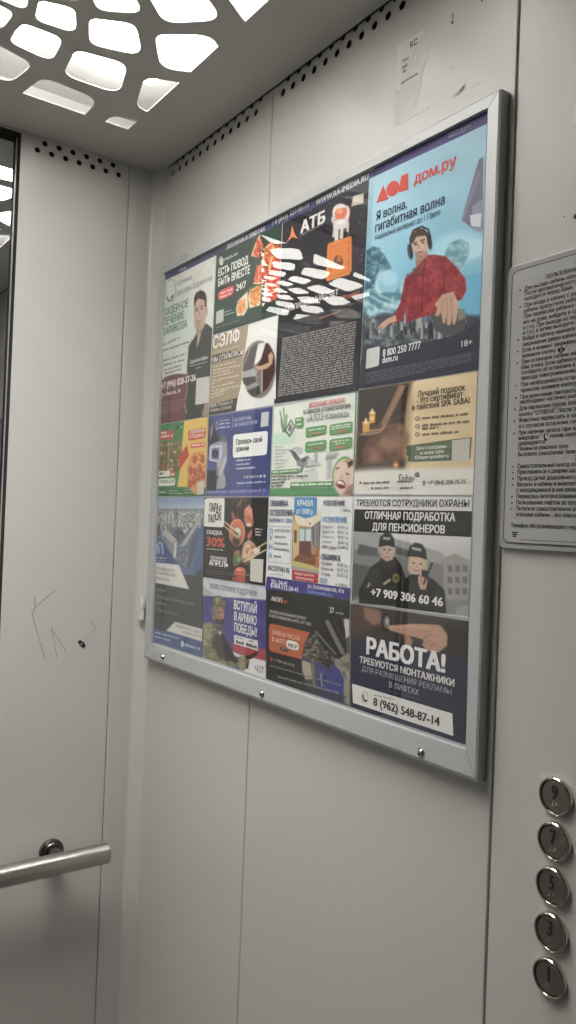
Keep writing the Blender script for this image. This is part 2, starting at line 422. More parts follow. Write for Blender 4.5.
class Canvas:
    """a picture laid out on a grid of small facets"""
    def __init__(s, print_, quad, step=0.62):
        s.p = print_; z = print_.z
        q = np.array([print_.c2p(*c) for c in quad])
        w = max(np.hypot(*(q[1]-q[0])), np.hypot(*(q[2]-q[3]))); h = max(np.hypot(*(q[3]-q[0])), np.hypot(*(q[2]-q[1])))
        s.nu = max(2, int(w/step)+1); s.nv = max(2, int(h/step)+1)
        u, v = np.meshgrid(np.linspace(0, 1, s.nu), np.linspace(0, 1, s.nv))
        P = ((1-u)*(1-v))[..., None]*q[0] + (u*(1-v))[..., None]*q[1] + (u*v)[..., None]*q[2] + ((1-u)*v)[..., None]*q[3]
        s.PX, s.PY = P[..., 0], P[..., 1]
        s.col = np.zeros((s.nv, s.nu, 3)); s.rez()
    def rez(s):
        x0, y0, k = s.p.z; s.X = (s.PX-x0)*k; s.Y = (s.PY-y0)*k; s.k = k
    def zoom(s, *z): s.p.z = z; s.rez(); return s
    def mix(s, m, c):
        c = np.asarray(c, float); s.col = s.col*(1-m[..., None]) + c*m[..., None]; return s
    def fill(s, c): s.col[:] = c; return s
    def sm(s, d, soft): return np.clip(.5 - d/(2*soft), 0, 1)
    def E(s, cx, cy, rx, ry, c, rot=0, soft=None, a=1.0):
        soft = soft or .55*s.k
        t = math.radians(rot); dx = s.X-cx; dy = s.Y-cy
        x = dx*math.cos(t)+dy*math.sin(t); y = -dx*math.sin(t)+dy*math.cos(t)
        r = np.sqrt((x/rx)**2+(y/ry)**2); return s.mix(s.sm((r-1)*min(rx, ry), soft)*a, c)
    def sd(s, pts):
        pts = [tuple(map(float, p)) for p in pts]; n = len(pts)
        d = np.full(s.X.shape, 1e18); ins = np.zeros(s.X.shape, bool)
        for i in range(n):
            (ax, ay), (bx, by) = pts[i], pts[i-1]
            ex, ey = bx-ax, by-ay; wx, wy = s.X-ax, s.Y-ay
            t = np.clip((wx*ex+wy*ey)/max(ex*ex+ey*ey, 1e-9), 0, 1)
            d = np.minimum(d, (wx-ex*t)**2+(wy-ey*t)**2)
            c = ((ay > s.Y) != (by > s.Y)) & (s.X < (bx-ax)*(s.Y-ay)/((by-ay) if by != ay else 1e-9)+ax)
            ins ^= c
        d = np.sqrt(d); return np.where(ins, -d, d)
    def P(s, pts, c, soft=None, a=1.0): return s.mix(s.sm(s.sd(pts), soft or .55*s.k)*a, c)
    def T(s, pts, c1, c2, freq=.1, seed=1, soft=None, a=1.0, hard=3.0):
        """polygon filled with two-tone grain"""
        n = np.clip((vnoise(s.X, s.Y, freq, seed)*.6+vnoise(s.X, s.Y, freq*2.3, seed+9)*.4-.5)*hard+.5, 0, 1)[..., None]
        m = s.sm(s.sd(pts), soft or .55*s.k)*a
        col = np.asarray(c1, float)*(1-n)+np.asarray(c2, float)*n
        s.col = s.col*(1-m[..., None])+col*m[..., None]; return s
    def L(s, pts, w, c, a=1.0, soft=None):
        d = np.full(s.X.shape, 1e18)
        for (ax, ay), (bx, by) in zip(pts[:-1], pts[1:]):
            ex, ey = bx-ax, by-ay; wx, wy = s.X-ax, s.Y-ay
            t = np.clip((wx*ex+wy*ey)/max(ex*ex+ey*ey, 1e-9), 0, 1)
            d = np.minimum(d, np.hypot(wx-ex*t, wy-ey*t))
        return s.mix(s.sm(d-w/2, soft or .45*s.k)*a, c)
    def G(s, p0, p1, c0, c1):
        dx, dy = p1[0]-p0[0], p1[1]-p0[1]
        t = np.clip(((s.X-p0[0])*dx+(s.Y-p0[1])*dy)/(dx*dx+dy*dy), 0, 1)[..., None]
        s.col = np.asarray(c0, float)*(1-t)+np.asarray(c1, float)*t; return s
    def N(s, amp, freq, seed=1):
        s.col = s.col + ((vnoise(s.X, s.Y, freq, seed)-.5)*2*amp)[..., None]; return s
    def done(s):
        y, z = s.p.plane(s.PX.ravel(), s.PY.ravel()); x = np.full(y.shape, -s.p.d)
        V = np.stack([x, y, z], 1)
        i = np.arange(s.nu*s.nv).reshape(s.nv, s.nu)
        F = np.stack([i[:-1, :-1], i[1:, :-1], i[1:, 1:], i[:-1, 1:]], -1).reshape(-1, 4)
        s.p.put(V, F.tolist(), lin(s.col.reshape(-1, 3))); s.p.step()
        return s.p

class Print:
    """printed matter lying flat in the frame: a thin card with layers of ink"""
    STEP = 0.000016
    def __init__(s, name, label, cat, corners, color, d0=0.0088, group=None):
        s.z = (0, 0, 1); s.d = d0 + .0004; s.n = name
        pts = [on_right(px, py, s.d) for px, py in corners]
        s.o = (0, sum(p[0] for p in pts)/4, min(p[1] for p in pts))
        s.part = None; s.V, s.F, s.C = [], [], []
        mb = MB(s.o)
        mb.loft([[r3(y, z, d0-.0002) for y, z in pts], [r3(y, z, s.d) for y, z in pts]])
        s.root = mesh_obj(name, mb.v, mb.f, M_PRINT, None, False, np.tile(lin(color), (len(mb.v), 1)))
        s.root.location = s.o
        tag(s.root, label, cat, group); s.corners = corners; s.step()
    def plane(s, px, py):
        px = np.asarray(px, float); py = np.asarray(py, float)
        a, b = (px-288)/FPX, (py-512)/FPX
        r = [AX_R[i]*a - AX_U[i]*b + AX_F[i] for i in range(3)]
        k = (-s.d-CAM[0])/r[0]; return CAM[1]+k*r[1], CAM[2]+k*r[2]
    def zoom(s, *z): s.z = z; return s
    def c2p(s, x, y): return s.z[0]+x/s.z[2], s.z[1]+y/s.z[2]
    def step(s): s.d += s.STEP
    def put(s, V, F, C):
        b = sum(len(v) for v in s.V); s.V.append(np.asarray(V, float)-np.array(s.o)); s.F += [tuple(i+b for i in f) for f in F]; s.C.append(np.asarray(C, float))
    def begin(s, name):
        s.end(); s.part = name; s.d += 6*s.STEP; return s
    def end(s):
        if s.part and s.V:
            mesh_obj(s.part, np.concatenate(s.V), s.F, M_PRINT, s.root, False, np.concatenate(s.C))
        s.V, s.F, s.C, s.part = [], [], [], None
        return s
    def canvas(s, quad=None, step=.62):
        if quad is None:
            x0, y0, k = s.z; quad = [((px-x0)*k, (py-y0)*k) for px, py in s.corners]
        return Canvas(s, quad, step)
    def poly(s, c, *pts):
        P = [s.c2p(*p) for p in pts]
        y, z = s.plane([p[0] for p in P], [p[1] for p in P])
        tr = tessellate_polygon([[Vector((a, b, 0)) for a, b in zip(y, z)]])
        s.put([(-s.d, a, b) for a, b in zip(y, z)], [tuple(t) for t in tr], np.tile(lin(c), (len(P), 1))); s.step(); return s
    def rrect(s, c, tl, tr, br, bl, rad=.18):
        q = [tl, tr, br, bl]; pts = []
        for i in range(4):
            a, b, d = np.array(q[i-1], float), np.array(q[i], float), np.array(q[(i+1) % 4], float)
            la, ld = np.hypot(*(a-b)), np.hypot(*(d-b)); r = rad*min(la, ld)
            pa, pd = b+(a-b)*r/la, b+(d-b)*r/ld
            for k in range(6):
                t = k/5; pts.append(tuple((1-t)**2*pa+2*t*(1-t)*b+t*t*pd))
        return s.poly(c, *pts)
    def ell(s, c, cx, cy, rx, ry, n=32, hole=0.0):
        if not hole: return s.poly(c, *circle(cx, cy, rx, n, ry))
        a = circle(cx, cy, rx, n, ry); b = circle(cx, cy, rx*hole, n, ry*hole)
        for i in range(n):
            k = (i+1) % n; s.poly(c, a[i], a[k], b[k], b[i]); s.d -= s.STEP
        s.step(); return s
    def text(s, c, body, x0, y0, x1, y1, h, bold=0.018, shear=0.0):
        """baseline from (x0, y0) to (x1, y1), capitals h tall at the left end"""
        V, F = glyphs(body, bold, shear)
        P = [s.c2p(x0, y0), s.c2p(x1, y1), s.c2p(x0, y0-h)]
        y, z = s.plane([p[0] for p in P], [p[1] for p in P])
        zz = (z[0]+z[1])/2; H_ = z[2]-z[0]
        w0, w1 = V[:, 0].min(), V[:, 0].max()
        sx = (y[0]-y[1])/(w1-w0); sy = H_/CAPH
        out = np.stack([-s.d-V[:, 2], y[0]-(V[:, 0]-w0)*sx, zz+V[:, 1]*sy], 1)
        s.put(out, F, np.tile(lin(c), (len(V), 1))); return s
    def bars(s, c, x0, y0, x1, y1, h, seed=0, w=.62):
        """a line of print too small to read"""
        rs = random.Random(seed*7919+13); L = math.hypot(x1-x0, y1-y0); t = 0.0; left = rs.randint(3, 9)
        while t < L:
            if left == 0: t += h*.5; left = rs.randint(2, 9); continue
            lw = h*w*rs.uniform(.6, 1.1); a = t/L; b = min(1, (t+lw*.86)/L)
            hh = h*rs.choice((.75, .75, .75, 1.0, .8)); kx, ky = x1-x0, y1-y0
            s.poly(c, (x0+kx*a, y0+ky*a-hh), (x0+kx*b, y0+ky*b-hh), (x0+kx*b, y0+ky*b), (x0+kx*a, y0+ky*a)); s.d -= s.STEP
            t += lw; left -= 1
        return s

CAPH = 0.70
_gc = {}
def _inside(p, P):
    x, y = p; q = np.roll(P, 1, 0); c = (P[:, 1] > y) != (q[:, 1] > y)
    with np.errstate(divide='ignore', invalid='ignore'):
        t = (q[:, 0]-P[:, 0])*(y-P[:, 1])/(q[:, 1]-P[:, 1])+P[:, 0]
    return bool(np.sum(c & (x < t)) % 2)
def glyphs(body, bold=0.0, shear=0.0):
    """outlines of a line of lettering, filled outline by outline"""
    key = (body, bold, shear)
    if key in _gc: return _gc[key]
    cu = bpy.data.curves.new('lettering', 'FONT'); cu.body = body; cu.resolution_u = 2; cu.shear = shear; cu.fill_mode = 'NONE'
    o = bpy.data.objects.new('lettering', cu); me = bpy.data.meshes.new_from_object(o)
    V = np.array([v.co[:2] for v in me.vertices]); adj = {}
    for e in me.edges:
        i, j = e.vertices; adj.setdefault(i, []).append(j); adj.setdefault(j, []).append(i)
    bpy.data.objects.remove(o); bpy.data.curves.remove(cu); bpy.data.meshes.remove(me)
    seen = set(); loops = []
    for st in range(len(V)):
        if st in seen or st not in adj: continue
        lp = [st]; seen.add(st); c = st
        while True:
            n = [k for k in adj[c] if k not in seen]
            if not n: break
            c = min(n) if len(lp) == 1 else n[0]; lp.append(c); seen.add(c)
        P = V[lp]; keep = np.hypot(*(P-np.roll(P, 1, 0)).T) > 1e-5; P = P[keep]
        if len(P) > 2: loops.append(P)
    ar = [np.sum(P[:, 0]*np.roll(P[:, 1], -1)-np.roll(P[:, 0], -1)*P[:, 1])/2 for P in loops]
    hole_of = {}
    for i, P in enumerate(loops):
        best = None
        for j, Q in enumerate(loops):
            if i != j and ar[i]*ar[j] < 0 and abs(ar[j]) > abs(ar[i]) and P[:, 0].min() >= Q[:, 0].min()-1e-4 and P[:, 0].max() <= Q[:, 0].max()+1e-4 and all(_inside(p_, Q) for p_ in P[::3]):
                if best is None or abs(ar[j]) < abs(ar[best]): best = j
        if best is not None: hole_of[i] = best
    VV, FF = [], []; n0 = 0
    for i, P in enumerate(loops):
        if i in hole_of: continue
        grp = [P]+[loops[k] for k, h in hole_of.items() if h == i]
        tr = tessellate_polygon([[Vector((x, y, 0)) for x, y in g] for g in grp])
        for ci, (dx, dy) in enumerate(((0, 0), (-bold, bold*.5), (bold, bold*.5), (-bold, -bold*.5), (bold, -bold*.5)) if bold else ((0, 0),)):
            for g in grp: VV += [(x+dx, y+dy, (ci*2+i % 2)*1e-5) for x, y in g]
            FF += [tuple(k+n0 for k in t_) for t_ in tr]; n0 = len(VV)
    _gc[key] = (np.array(VV), FF)
    return _gc[key]
WHT = (212, 212, 206)
# ------------------------------------------------------------------ the printed strip along the top
PG = 'advertising posters in the frame'
K1 = (150, 245, 8.229); K2 = (150, 335, 8.229); K3 = (205, 220, 6.4); K4 = (200, 320, 6.4); K5 = (275, 165, 6.063); K6 = (265, 275, 5.486)
K7 = (355, 110, 3.972); K8 = (355, 220, 4.267)
L1 = (150, 410, 8.862); L2 = (203, 405, 8.0); L3 = (265, 385, 6.063); L4 = (350, 365, 4.267); L5 = (145, 490, 8.862); L6 = (145, 560, 8.862)
L7 = (200, 490, 8.229); L8 = (198, 575, 8.0)
N1 = (262, 490, 6.063); N2 = (260, 585, 5.938); N3 = (345, 490, 4.267); N4 = (345, 595, 4.267)

p = Print('header_strip', 'violet strip with white lettering along the top of the poster frame', 'printed strip',
          [(163.2, 275.6), (487.0, 110.4), (487.0, 123.0), (164.0, 281.0)], (70, 66, 116))
p.begin('lettering').zoom(*K3).text(WHT, 'РЕКЛАМА В ЛИФТАХ', 142, 184, 384, 71, 26, .03)
p.zoom(*K5).text(WHT, 'т 8 (843) 527-93-11', -22, 364, 204, 259, 27, .03).text(WHT, 'WWW.RA-IMEDIA.RU', 248, 238, 566, 93, 32, .035)
p.zoom(*K1).text((190, 190, 190), 'iMedia', 240, 222, 298, 192, 22, .02)
p.zoom(*K7).bars((140, 132, 160), 372, 98, 464, 62, 6, 3).bars((140, 132, 160), 372, 110, 440, 82, 6, 4).bars((120, 112, 150), 75, 240, 140, 214, 5, 5)
p.end()

# ------------------------------------------------------------------ 1 clinic
p = Print('advertising_poster', 'pale clinic poster with a doctor in black and a maroon arch below', 'poster',
          [(164.3, 281.2), (216.0, 255.4), (207.9, 415.6), (160.0, 424.2)], (196, 199, 190), group=PG)
c = p.begin('photo').zoom(*K1).canvas()
c.fill((198, 201, 192)).N(6, .012, 3).L([(360, 290), (420, 200), (440, 170)], 8, (178, 176, 166), .5, 12).L([(490, 220), (530, 120)], 8, (180, 178, 168), .5, 12)
c.E(220, 640, 170, 130, (176, 200, 188), 0, 90, .7)
c.P([(318, 830), (360, 770), (385, 720), (462, 645), (520, 690), (545, 760), (500, 1600), (300, 1600), (305, 1000)], (58, 60, 58))
c.P([(372, 640), (452, 600), (456, 655), (420, 720), (388, 760)], (158, 126, 110))
c.P([(420, 720), (392, 740), (385, 850), (402, 800)], (190, 178, 168))
c.E(415, 535, 52, 165, (186, 154, 136), 3).E(466, 545, 7, 28, (168, 134, 118)).E(365, 560, 6, 24, (176, 142, 126))
c.P([(364, 520), (362, 440), (378, 395), (415, 372), (452, 385), (466, 430), (464, 520), (452, 500), (450, 455), (400, 440), (378, 465)], (62, 50, 44))
c.P([(372, 522), (396, 512), (396, 520), (374, 530)], (70, 52, 44)).P([(412, 506), (440, 494), (440, 502), (414, 514)], (70, 52, 44))
c.E(386, 540, 8, 6, (66, 50, 44)).E(426, 524, 8, 6, (66, 50, 44)).P([(404, 530), (398, 580), (414, 578)], (164, 128, 112)).E(408, 618, 22, 8, (140, 92, 86), -10).E(408, 615, 16, 4, (205, 192, 184), -10)
c.E(398, 650, 34, 40, (150, 120, 108), 0, 18, .5)
c.zoom(*K2)
c.L([(400, 0), (385, 70)], 8, (150, 122, 108)).L([(340, 40), (318, 130), (308, 270)], 3, (86, 88, 86)).E(470, 300, 30, 120, (70, 72, 70), 0, 50, .6)
c.P([(75, 385), (130, 345), (190, 325), (250, 318), (320, 325), (335, 560), (300, 705), (75, 745)], (112, 66, 68))
c.P([(318, 330), (338, 330), (400, 560), (470, 560), (455, 668), (285, 700), (300, 540)], (58, 60, 58))
c.L([(310, 420), (292, 530)], 9, (148, 122, 108)).L([(285, 570), (298, 640)], 14, (148, 122, 108)).P([(452, 560), (482, 560), (476, 668), (425, 672)], (150, 124, 112))
c.done()
p.begin('clinic_logo').zoom(*K1)
p.ell((86, 120, 96), 172, 372, 43, 92, 40, .93)
p.poly((70, 112, 84), (132, 400), (150, 440), (162, 472), (150, 468), (134, 436)).poly((70, 112, 84), (196, 400), (176, 420), (166, 462), (180, 450), (194, 424))
p.begin('lettering').text((140, 148, 140), 'Клиника', 222, 338, 345, 284, 44).text((132, 140, 132), 'доктора Шарипова', 222, 418, 510, 288, 42)
for s_, a, b, c_, d, h in (('ЛАЗЕРНОЕ', 118, 585, 314, 512, 60), ('ЛЕЧЕНИЕ', 108, 664, 280, 604, 58), ('ВАРИКОЗА', 105, 745, 304, 680, 58)):
    p.text((62, 106, 86), s_, a, b, c_, d, h, .02)
p.zoom(*K2)
for a, b, c_, d, k in ((108, 88, 245, 28, 1), (106, 138, 322, 62, 2), (105, 222, 300, 160, 3), (112, 258, 282, 210, 4), (116, 298, 262, 255, 5), (120, 326, 255, 288, 6)):
    p.bars((120, 126, 120), a, b, c_, d, 18, k)
p.text((222, 214, 210), '+7 (996) 828-27-26', 92, 445, 376, 374, 50, .03).text((215, 206, 200), 'ул. Ямская, 18', 94, 506, 248, 474, 30, .02)
for k in range(5):
    p.bars((150, 112, 110), 92, 560+k*22, 300-k*10, 528+k*22, 9, 10+k)
p.text((205, 205, 200), 'Шарипов Ирик', 328, 238, 476, 194, 28, .02).bars((170, 172, 168), 326, 262, 470, 226, 10, 8).bars((170, 172, 168), 378, 280, 416, 268, 10, 9)
p.begin('blank_panel').poly((181, 183, 176), (383, 357), (491, 340), (484, 556), (372, 575)).end()

# ------------------------------------------------------------------ 2 pizza, dark green
p = Print('advertising_poster', 'dark green pizza poster with white slogan and 24/7', 'poster',
          [(216.6, 255.2), (281.8, 223.4), (278.0, 314.4), (213.0, 334.8)], (44, 64, 56), group=PG)
c = p.begin('photo').zoom(*K3).canvas()
c.fill((44, 64, 56)).N(5, .02, 4).E(430, 90, 90, 60, (40, 92, 66), 0, 60, .6).E(120, 560, 120, 60, (58, 88, 76), 0, 60, .5)
c.T([(350, 100), (376, 165), (345, 245), (298, 230), (320, 170)], (196, 66, 48), (226, 150, 104), .09, 5)
c.L([(350, 100), (320, 165), (299, 228)], 9, (214, 176, 128)).E(344, 190, 14, 20, (186, 52, 40)).E(338, 140, 9, 12, (190, 58, 44))
c.T([(380, 200), (400, 150), (440, 130), (480, 140), (492, 190), (490, 480), (430, 520), (375, 525), (385, 400), (360, 330), (355, 280)], (192, 54, 42), (214, 92, 66), .07, 6)
for a, b, r in ((440, 180, 34), (400, 215, 26), (470, 220, 26), (425, 260, 22)): c.E(a, b, r, r*1.1, (214, 132, 84)).E(a, b, r*.7, r*.75, (204, 76, 50)).E(a-5, b-4, r*.3, r*.4, (222, 168, 110))
for q in ([(375, 190), (410, 160), (460, 140)], [(372, 230), (380, 280), (420, 300)], [(430, 235), (410, 320)], [(392, 405), (400, 475), (440, 462), (488, 420)]): c.L(q, 11, (222, 176, 124))
c.L([(355, 260), (385, 310), (400, 300)], 8, (70, 92, 50)).L([(440, 150), (470, 165)], 7, (72, 98, 54)).L([(380, 175), (395, 200)], 6, (72, 98, 54))
c.T([(330, 290), (370, 290), (372, 410), (318, 412), (312, 380)], (190, 58, 44), (218, 120, 84), .08, 7).L([(312, 405), (372, 402)], 9, (220, 184, 132)).L([(345, 300), (340, 400)], 5, (222, 170, 116))
c.P([(286, 440), (366, 410), (352, 545), (285, 565), (276, 500)], (216, 196, 158)).T([(284, 440), (364, 412), (350, 520), (322, 556), (290, 540)], (198, 104, 48), (226, 162, 88), .12, 8)
c.L([(288, 446), (330, 420), (362, 418)], 9, (92, 112, 52)).L([(300, 460), (340, 440)], 6, (170, 60, 44))
c.P([(210, 520), (272, 455), (276, 560), (250, 610), (205, 615), (198, 570)], (208, 196, 166)).T([(214, 520), (256, 500), (262, 570), (228, 610), (204, 590)], (196, 96, 52), (226, 176, 110), .14, 9)
c.P([(385, 390), (400, 478), (372, 520)], (214, 198, 174))
c.done()
p.begin('lettering').ell((206, 210, 200), 104, 262, 15, 27, 24, .78).poly((206, 210, 200), (98, 250), (112, 246), (110, 282), (98, 288))
p.text((200, 204, 196), 'ГРИЛЬ №1', 124, 262, 210, 224, 16)
p.text(WHT, 'ЕСТЬ ПОВОД', 86, 356, 276, 284, 46, .035).text(WHT, 'БЫТЬ ВМЕСТЕ', 84, 420, 288, 348, 46, .035).text(WHT, '24/7', 198, 456, 262, 430, 42, .03)
p.begin('red_badge').rrect((206, 70, 68), (82, 458), (186, 412), (186, 472), (82, 522), .5).bars((232, 180, 170), 96, 478, 176, 446, 14, 2).bars((232, 180, 170), 98, 502, 168, 474, 14, 3)
p.begin('blank_panel').rrect((174, 177, 170), (72, 588), (120, 568), (118, 648), (70, 668), .12)
p.begin('small_print').bars((150, 168, 158), 126, 595, 172, 578, 9, 4).bars((150, 168, 158), 126, 614, 186, 594, 9, 5).bars((120, 140, 130), 70, 694, 216, 644, 6, 6).end()

# ------------------------------------------------------------------ 3 beauty studio, tan
p = Print('advertising_poster', 'tan beauty poster with a masseuse picture on the right', 'poster',
          [(212.8, 336.0), (278.0, 315.6), (273.3, 405.2), (208.7, 415.4)], (206, 208, 202), group=PG)
p.begin('tan_panel').zoom(*K4).poly((148, 130, 102), (82, 104), (310, 30), (300, 130), (262, 420), (228, 560), (55, 612))
p.poly((66, 56, 52), (76, 228), (288, 178), (280, 226), (72, 280)).poly((58, 54, 50), (60, 548), (243, 496), (228, 582), (55, 610))
c = p.begin('photo').canvas([(268, 110), (485, 110), (485, 505), (268, 505)])
yy = ((c.X-375)/112)**2 + ((c.Y-310)/192)**2
base = np.zeros(c.X.shape)
c.fill((206, 208, 202))
c.E(378, 318, 106, 186, (120, 112, 104))
c.P([(300, 200), (372, 140), (400, 150), (365, 260), (330, 320), (275, 330), (285, 250)], (72, 68, 66)).P([(372, 150), (440, 140), (400, 240), (370, 270), (345, 290)], (202, 202, 198))
c.P([(390, 250), (420, 150), (478, 130), (482, 320), (470, 360), (430, 440), (395, 470), (390, 330), (365, 290)], (74, 48, 44))
c.P([(350, 300), (400, 290), (440, 270), (436, 225), (455, 205), (470, 230), (462, 280), (430, 310), (380, 322)], (186, 146, 118))
c.E(437, 212, 9, 9, (60, 40, 36)).L([(320, 180), (290, 270)], 5, (150, 148, 144))
c.P([(268, 335), (345, 310), (365, 330), (350, 370), (275, 385)], (150, 152, 152)).P([(268, 370), (350, 360), (360, 395), (300, 420), (278, 410)], (54, 54, 56))
c.P([(285, 440), (355, 400), (378, 410), (360, 470), (300, 470)], (132, 134, 136)).P([(290, 455), (378, 420), (385, 470), (345, 500), (300, 480)], (52, 52, 54)).L([(396, 320), (396, 460)], 7, (176, 176, 174))
m = np.clip((yy-1)*6+.5, 0, 1); c.mix(m, (206, 208, 202)); c.P([(268, 110), (300, 110), (268, 330)], (148, 130, 102))
c.done()
p.begin('lettering').text((224, 220, 210), 'СЭЛФ', 82, 186, 252, 132, 74, .02).text((214, 208, 198), 'МЫ ОТКРЫЛИСЬ!', 78, 272, 278, 222, 34, .01)
for k in range(10):
    p.bars((190, 178, 156), 84-k*1.5, 305+k*22, (222, 256, 190, 210, 250, 130, 220, 262, 170, 150)[k], 272+k*21.6+(8 if k in (2, 5, 8, 9) else 0), 11, 20+k)
p.bars((184, 170, 146), 84, 214, 250, 168, 8, 31)
p.text((190, 186, 178), 'Адрес: Пионеров 10', 64, 564, 208, 530, 20, .01).text((190, 186, 178), 'Телефон: 253-60-36', 62, 592, 200, 562, 20, .01).end()

# ------------------------------------------------------------------ 4 bank, black sky
p = Print('advertising_poster', 'black starry bank poster with an astronaut on an orange card', 'poster',
          [(283.0, 223.4), (369.0, 180.4), (358.3, 390.6), (274.3, 403.3)], (44, 42, 48), group=PG)
c = p.begin('photo').zoom(*K5).canvas()
c.fill((46, 44, 50)).N(5, .01, 6).E(500, 560, 120, 60, (64, 58, 78), -20, 60, .5)
rs = random.Random(5)
for k in range(55): c.E(rs.uniform(45, 555), rs.uniform(160, 720), *[rs.choice((2.2, 3, 3.8))]*2, (150, 146, 150), 0, 3)
c.L([(460, 250), (440, 430)], 4, (180, 70, 60)).P([(474, 190), (538, 168), (536, 232), (462, 252)], (188, 182, 168)).P([(498, 200), (516, 192), (514, 215), (498, 222)], (206, 184, 120))
c.E(436, 270, 16, 24, (196, 190, 184)).E(400, 292, 52, 58, (206, 202, 196), -10).P([(362, 290), (372, 268), (434, 256), (438, 290), (420, 325), (366, 332)], (214, 104, 74)).E(392, 280, 20, 16, (232, 142, 112), -10)
c.P([(352, 340), (446, 320), (444, 380), (354, 396)], (196, 192, 188)).E(352, 330, 12, 20, (190, 186, 182)).P([(354, 384), (374, 384), (364, 440), (346, 436)], (186, 182, 178)).P([(436, 360), (450, 352), (446, 410), (434, 400)], (186, 182, 178))
c.P([(364, 390), (386, 386), (384, 460), (360, 464)], (200, 196, 190)).P([(394, 384), (416, 380), (412, 446), (392, 450)], (190, 186, 180)).E(400, 348, 26, 14, (214, 210, 206), -12)
c.P([(318, 492), (328, 474), (456, 430), (466, 440), (464, 640), (452, 664), (318, 706), (308, 690)], (216, 122, 58)).L([(336, 500), (452, 462), (448, 640), (332, 682), (336, 500)], 4, (190, 98, 44))
c.E(385, 582, 28, 34, (104, 64, 58), -10).E(388, 570, 14, 18, (180, 98, 56)).L([(340, 570), (338, 620)], 7, (190, 96, 44)).L([(444, 490), (444, 530)], 7, (190, 96, 44)).L([(442, 570), (442, 610)], 7, (190, 96, 44))
c.done()
p.begin('logo').poly((222, 124, 74), (104, 366), (120, 420), (138, 446), (104, 436), (70, 470), (92, 430))
p.begin('lettering').text(WHT, 'АТБ', 154, 414, 304, 344, 66, .045).bars((160, 158, 160), 154, 428, 300, 356, 5, 1, 3)
p.zoom(*K6).text((196, 192, 186), 'НАКОПИТЕЛЬНЫЙ СЧЕТ', 92, 210, 402, 108, 28, .02).text((190, 110, 76), '18% годовых', 418, 136, 520, 110, 24, .02).bars((150, 96, 76), 300, 240, 420, 200, 9, 3)
p.begin('small_print')
for k in range(25):
    f = k/24
    p.bars((142, 140, 138), 96-f*26, 356+f*312, 500-f*20, 262+f*336, 10, 40+k)
p.end()

# ------------------------------------------------------------------ 5 internet provider, blue sea
TONE[0] = .84
p = Print('advertising_poster', 'large blue poster with a man in headphones and red jacket', 'poster',
          [(369.2, 179.0), (487.0, 124.0), (478.0, 369.8), (359.4, 389.0)], (150, 196, 214), group=PG)
c = p.begin('photo').zoom(*K8).canvas()
c.G((250, -430), (300, 380), (158, 198, 214), (106, 176, 206)).N(6, .008, 7)
c.E(60, -200, 120, 260, (178, 206, 216), 0, 130, .6)
# grey-violet shapes and wave on the right
c.P([(530, -260), (548, -270), (545, 40), (520, 50), (455, 0), (470, -60)], (112, 108, 132)).P([(500, -60), (545, -90), (540, 60), (500, 40)], (138, 140, 160)).P([(490, -20), (540, -30), (535, 30), (495, 25)], (196, 204, 206))
c.L([(460, -10), (530, -200)], 8, (160, 168, 186), .5, 8)
c.E(440, 120, 120, 70, (152, 206, 222), -12, 14).E(500, 120, 60, 40, (170, 212, 226), 0, 10)
c.T([(380, 190), (385, 130), (410, 95), (450, 80), (485, 95), (490, 130), (470, 185), (455, 230), (440, 300), (390, 300)], (96, 150, 168), (146, 190, 200), .035, 11)
c.P([(455, 240), (540, 225), (535, 420), (450, 420)], (96, 172, 206))
# wave on the left
c.T([(48, 140), (75, 112), (110, 120), (150, 190), (158, 215), (120, 230), (105, 260), (115, 300), (170, 310), (205, 250), (230, 220), (220, 420), (35, 440)], (70, 124, 142), (150, 190, 198), .03, 12)
c.T([(50, 130), (80, 112), (120, 140), (140, 190), (100, 220), (80, 290), (45, 300)], (52, 92, 112), (92, 140, 154), .05, 13)
c.E(135, 262, 48, 46, (124, 178, 200), 0, 8).E(146, 250, 34, 30, (146, 196, 214), 0, 8)
for q in ([(150, 215), (112, 230), (92, 275), (105, 320), (160, 345)], [(60, 320), (110, 350), (180, 370)], [(50, 350), (100, 385), (160, 395)]): c.L(q, 7, (186, 206, 206), .75, 6)
# city on the turntable
c.P([(30, 440), (100, 400), (240, 400), (300, 400), (540, 408), (540, 660), (20, 720)], (66, 68, 78), 10)
c.T([(35, 400), (120, 440), (260, 420), (330, 400), (470, 395), (480, 470), (380, 520), (200, 560), (35, 530)], (66, 72, 80), (112, 118, 120), .05, 14, 8)
rs = random.Random(8)
for k in range(64):
    x = rs.uniform(36, 470); t = abs(x-300)/270; y = 455+k*1.1-20*t+rs.uniform(-8, 8); h = rs.uniform(18, 60)*(1.2-.6*t); w = rs.uniform(7, 15)
    g = rs.choice((rs.uniform(50, 90), rs.uniform(110, 170))); c.P([(x, y-h), (x+w, y-h-2), (x+w, y), (x, y)], (g*.96, g, g*1.02)); c.P([(x+w*.6, y-h), (x+w, y-h-2), (x+w, y), (x+w*.6, y)], (g*.6, g*.64, g*.7))
c.P([(292, 350), (318, 338), (318, 430), (292, 436)], (86, 120, 156)).P([(308, 345), (318, 338), (318, 430), (308, 432)], (60, 86, 120)).P([(262, 400), (288, 392), (286, 460), (262, 464)], (150, 152, 146))
c.P([(325, 400), (440, 375), (470, 400), (470, 470), (400, 500), (340, 470)], (78, 78, 78)).P([(440, 385), (468, 378), (470, 420), (440, 430)], (130, 122, 112))
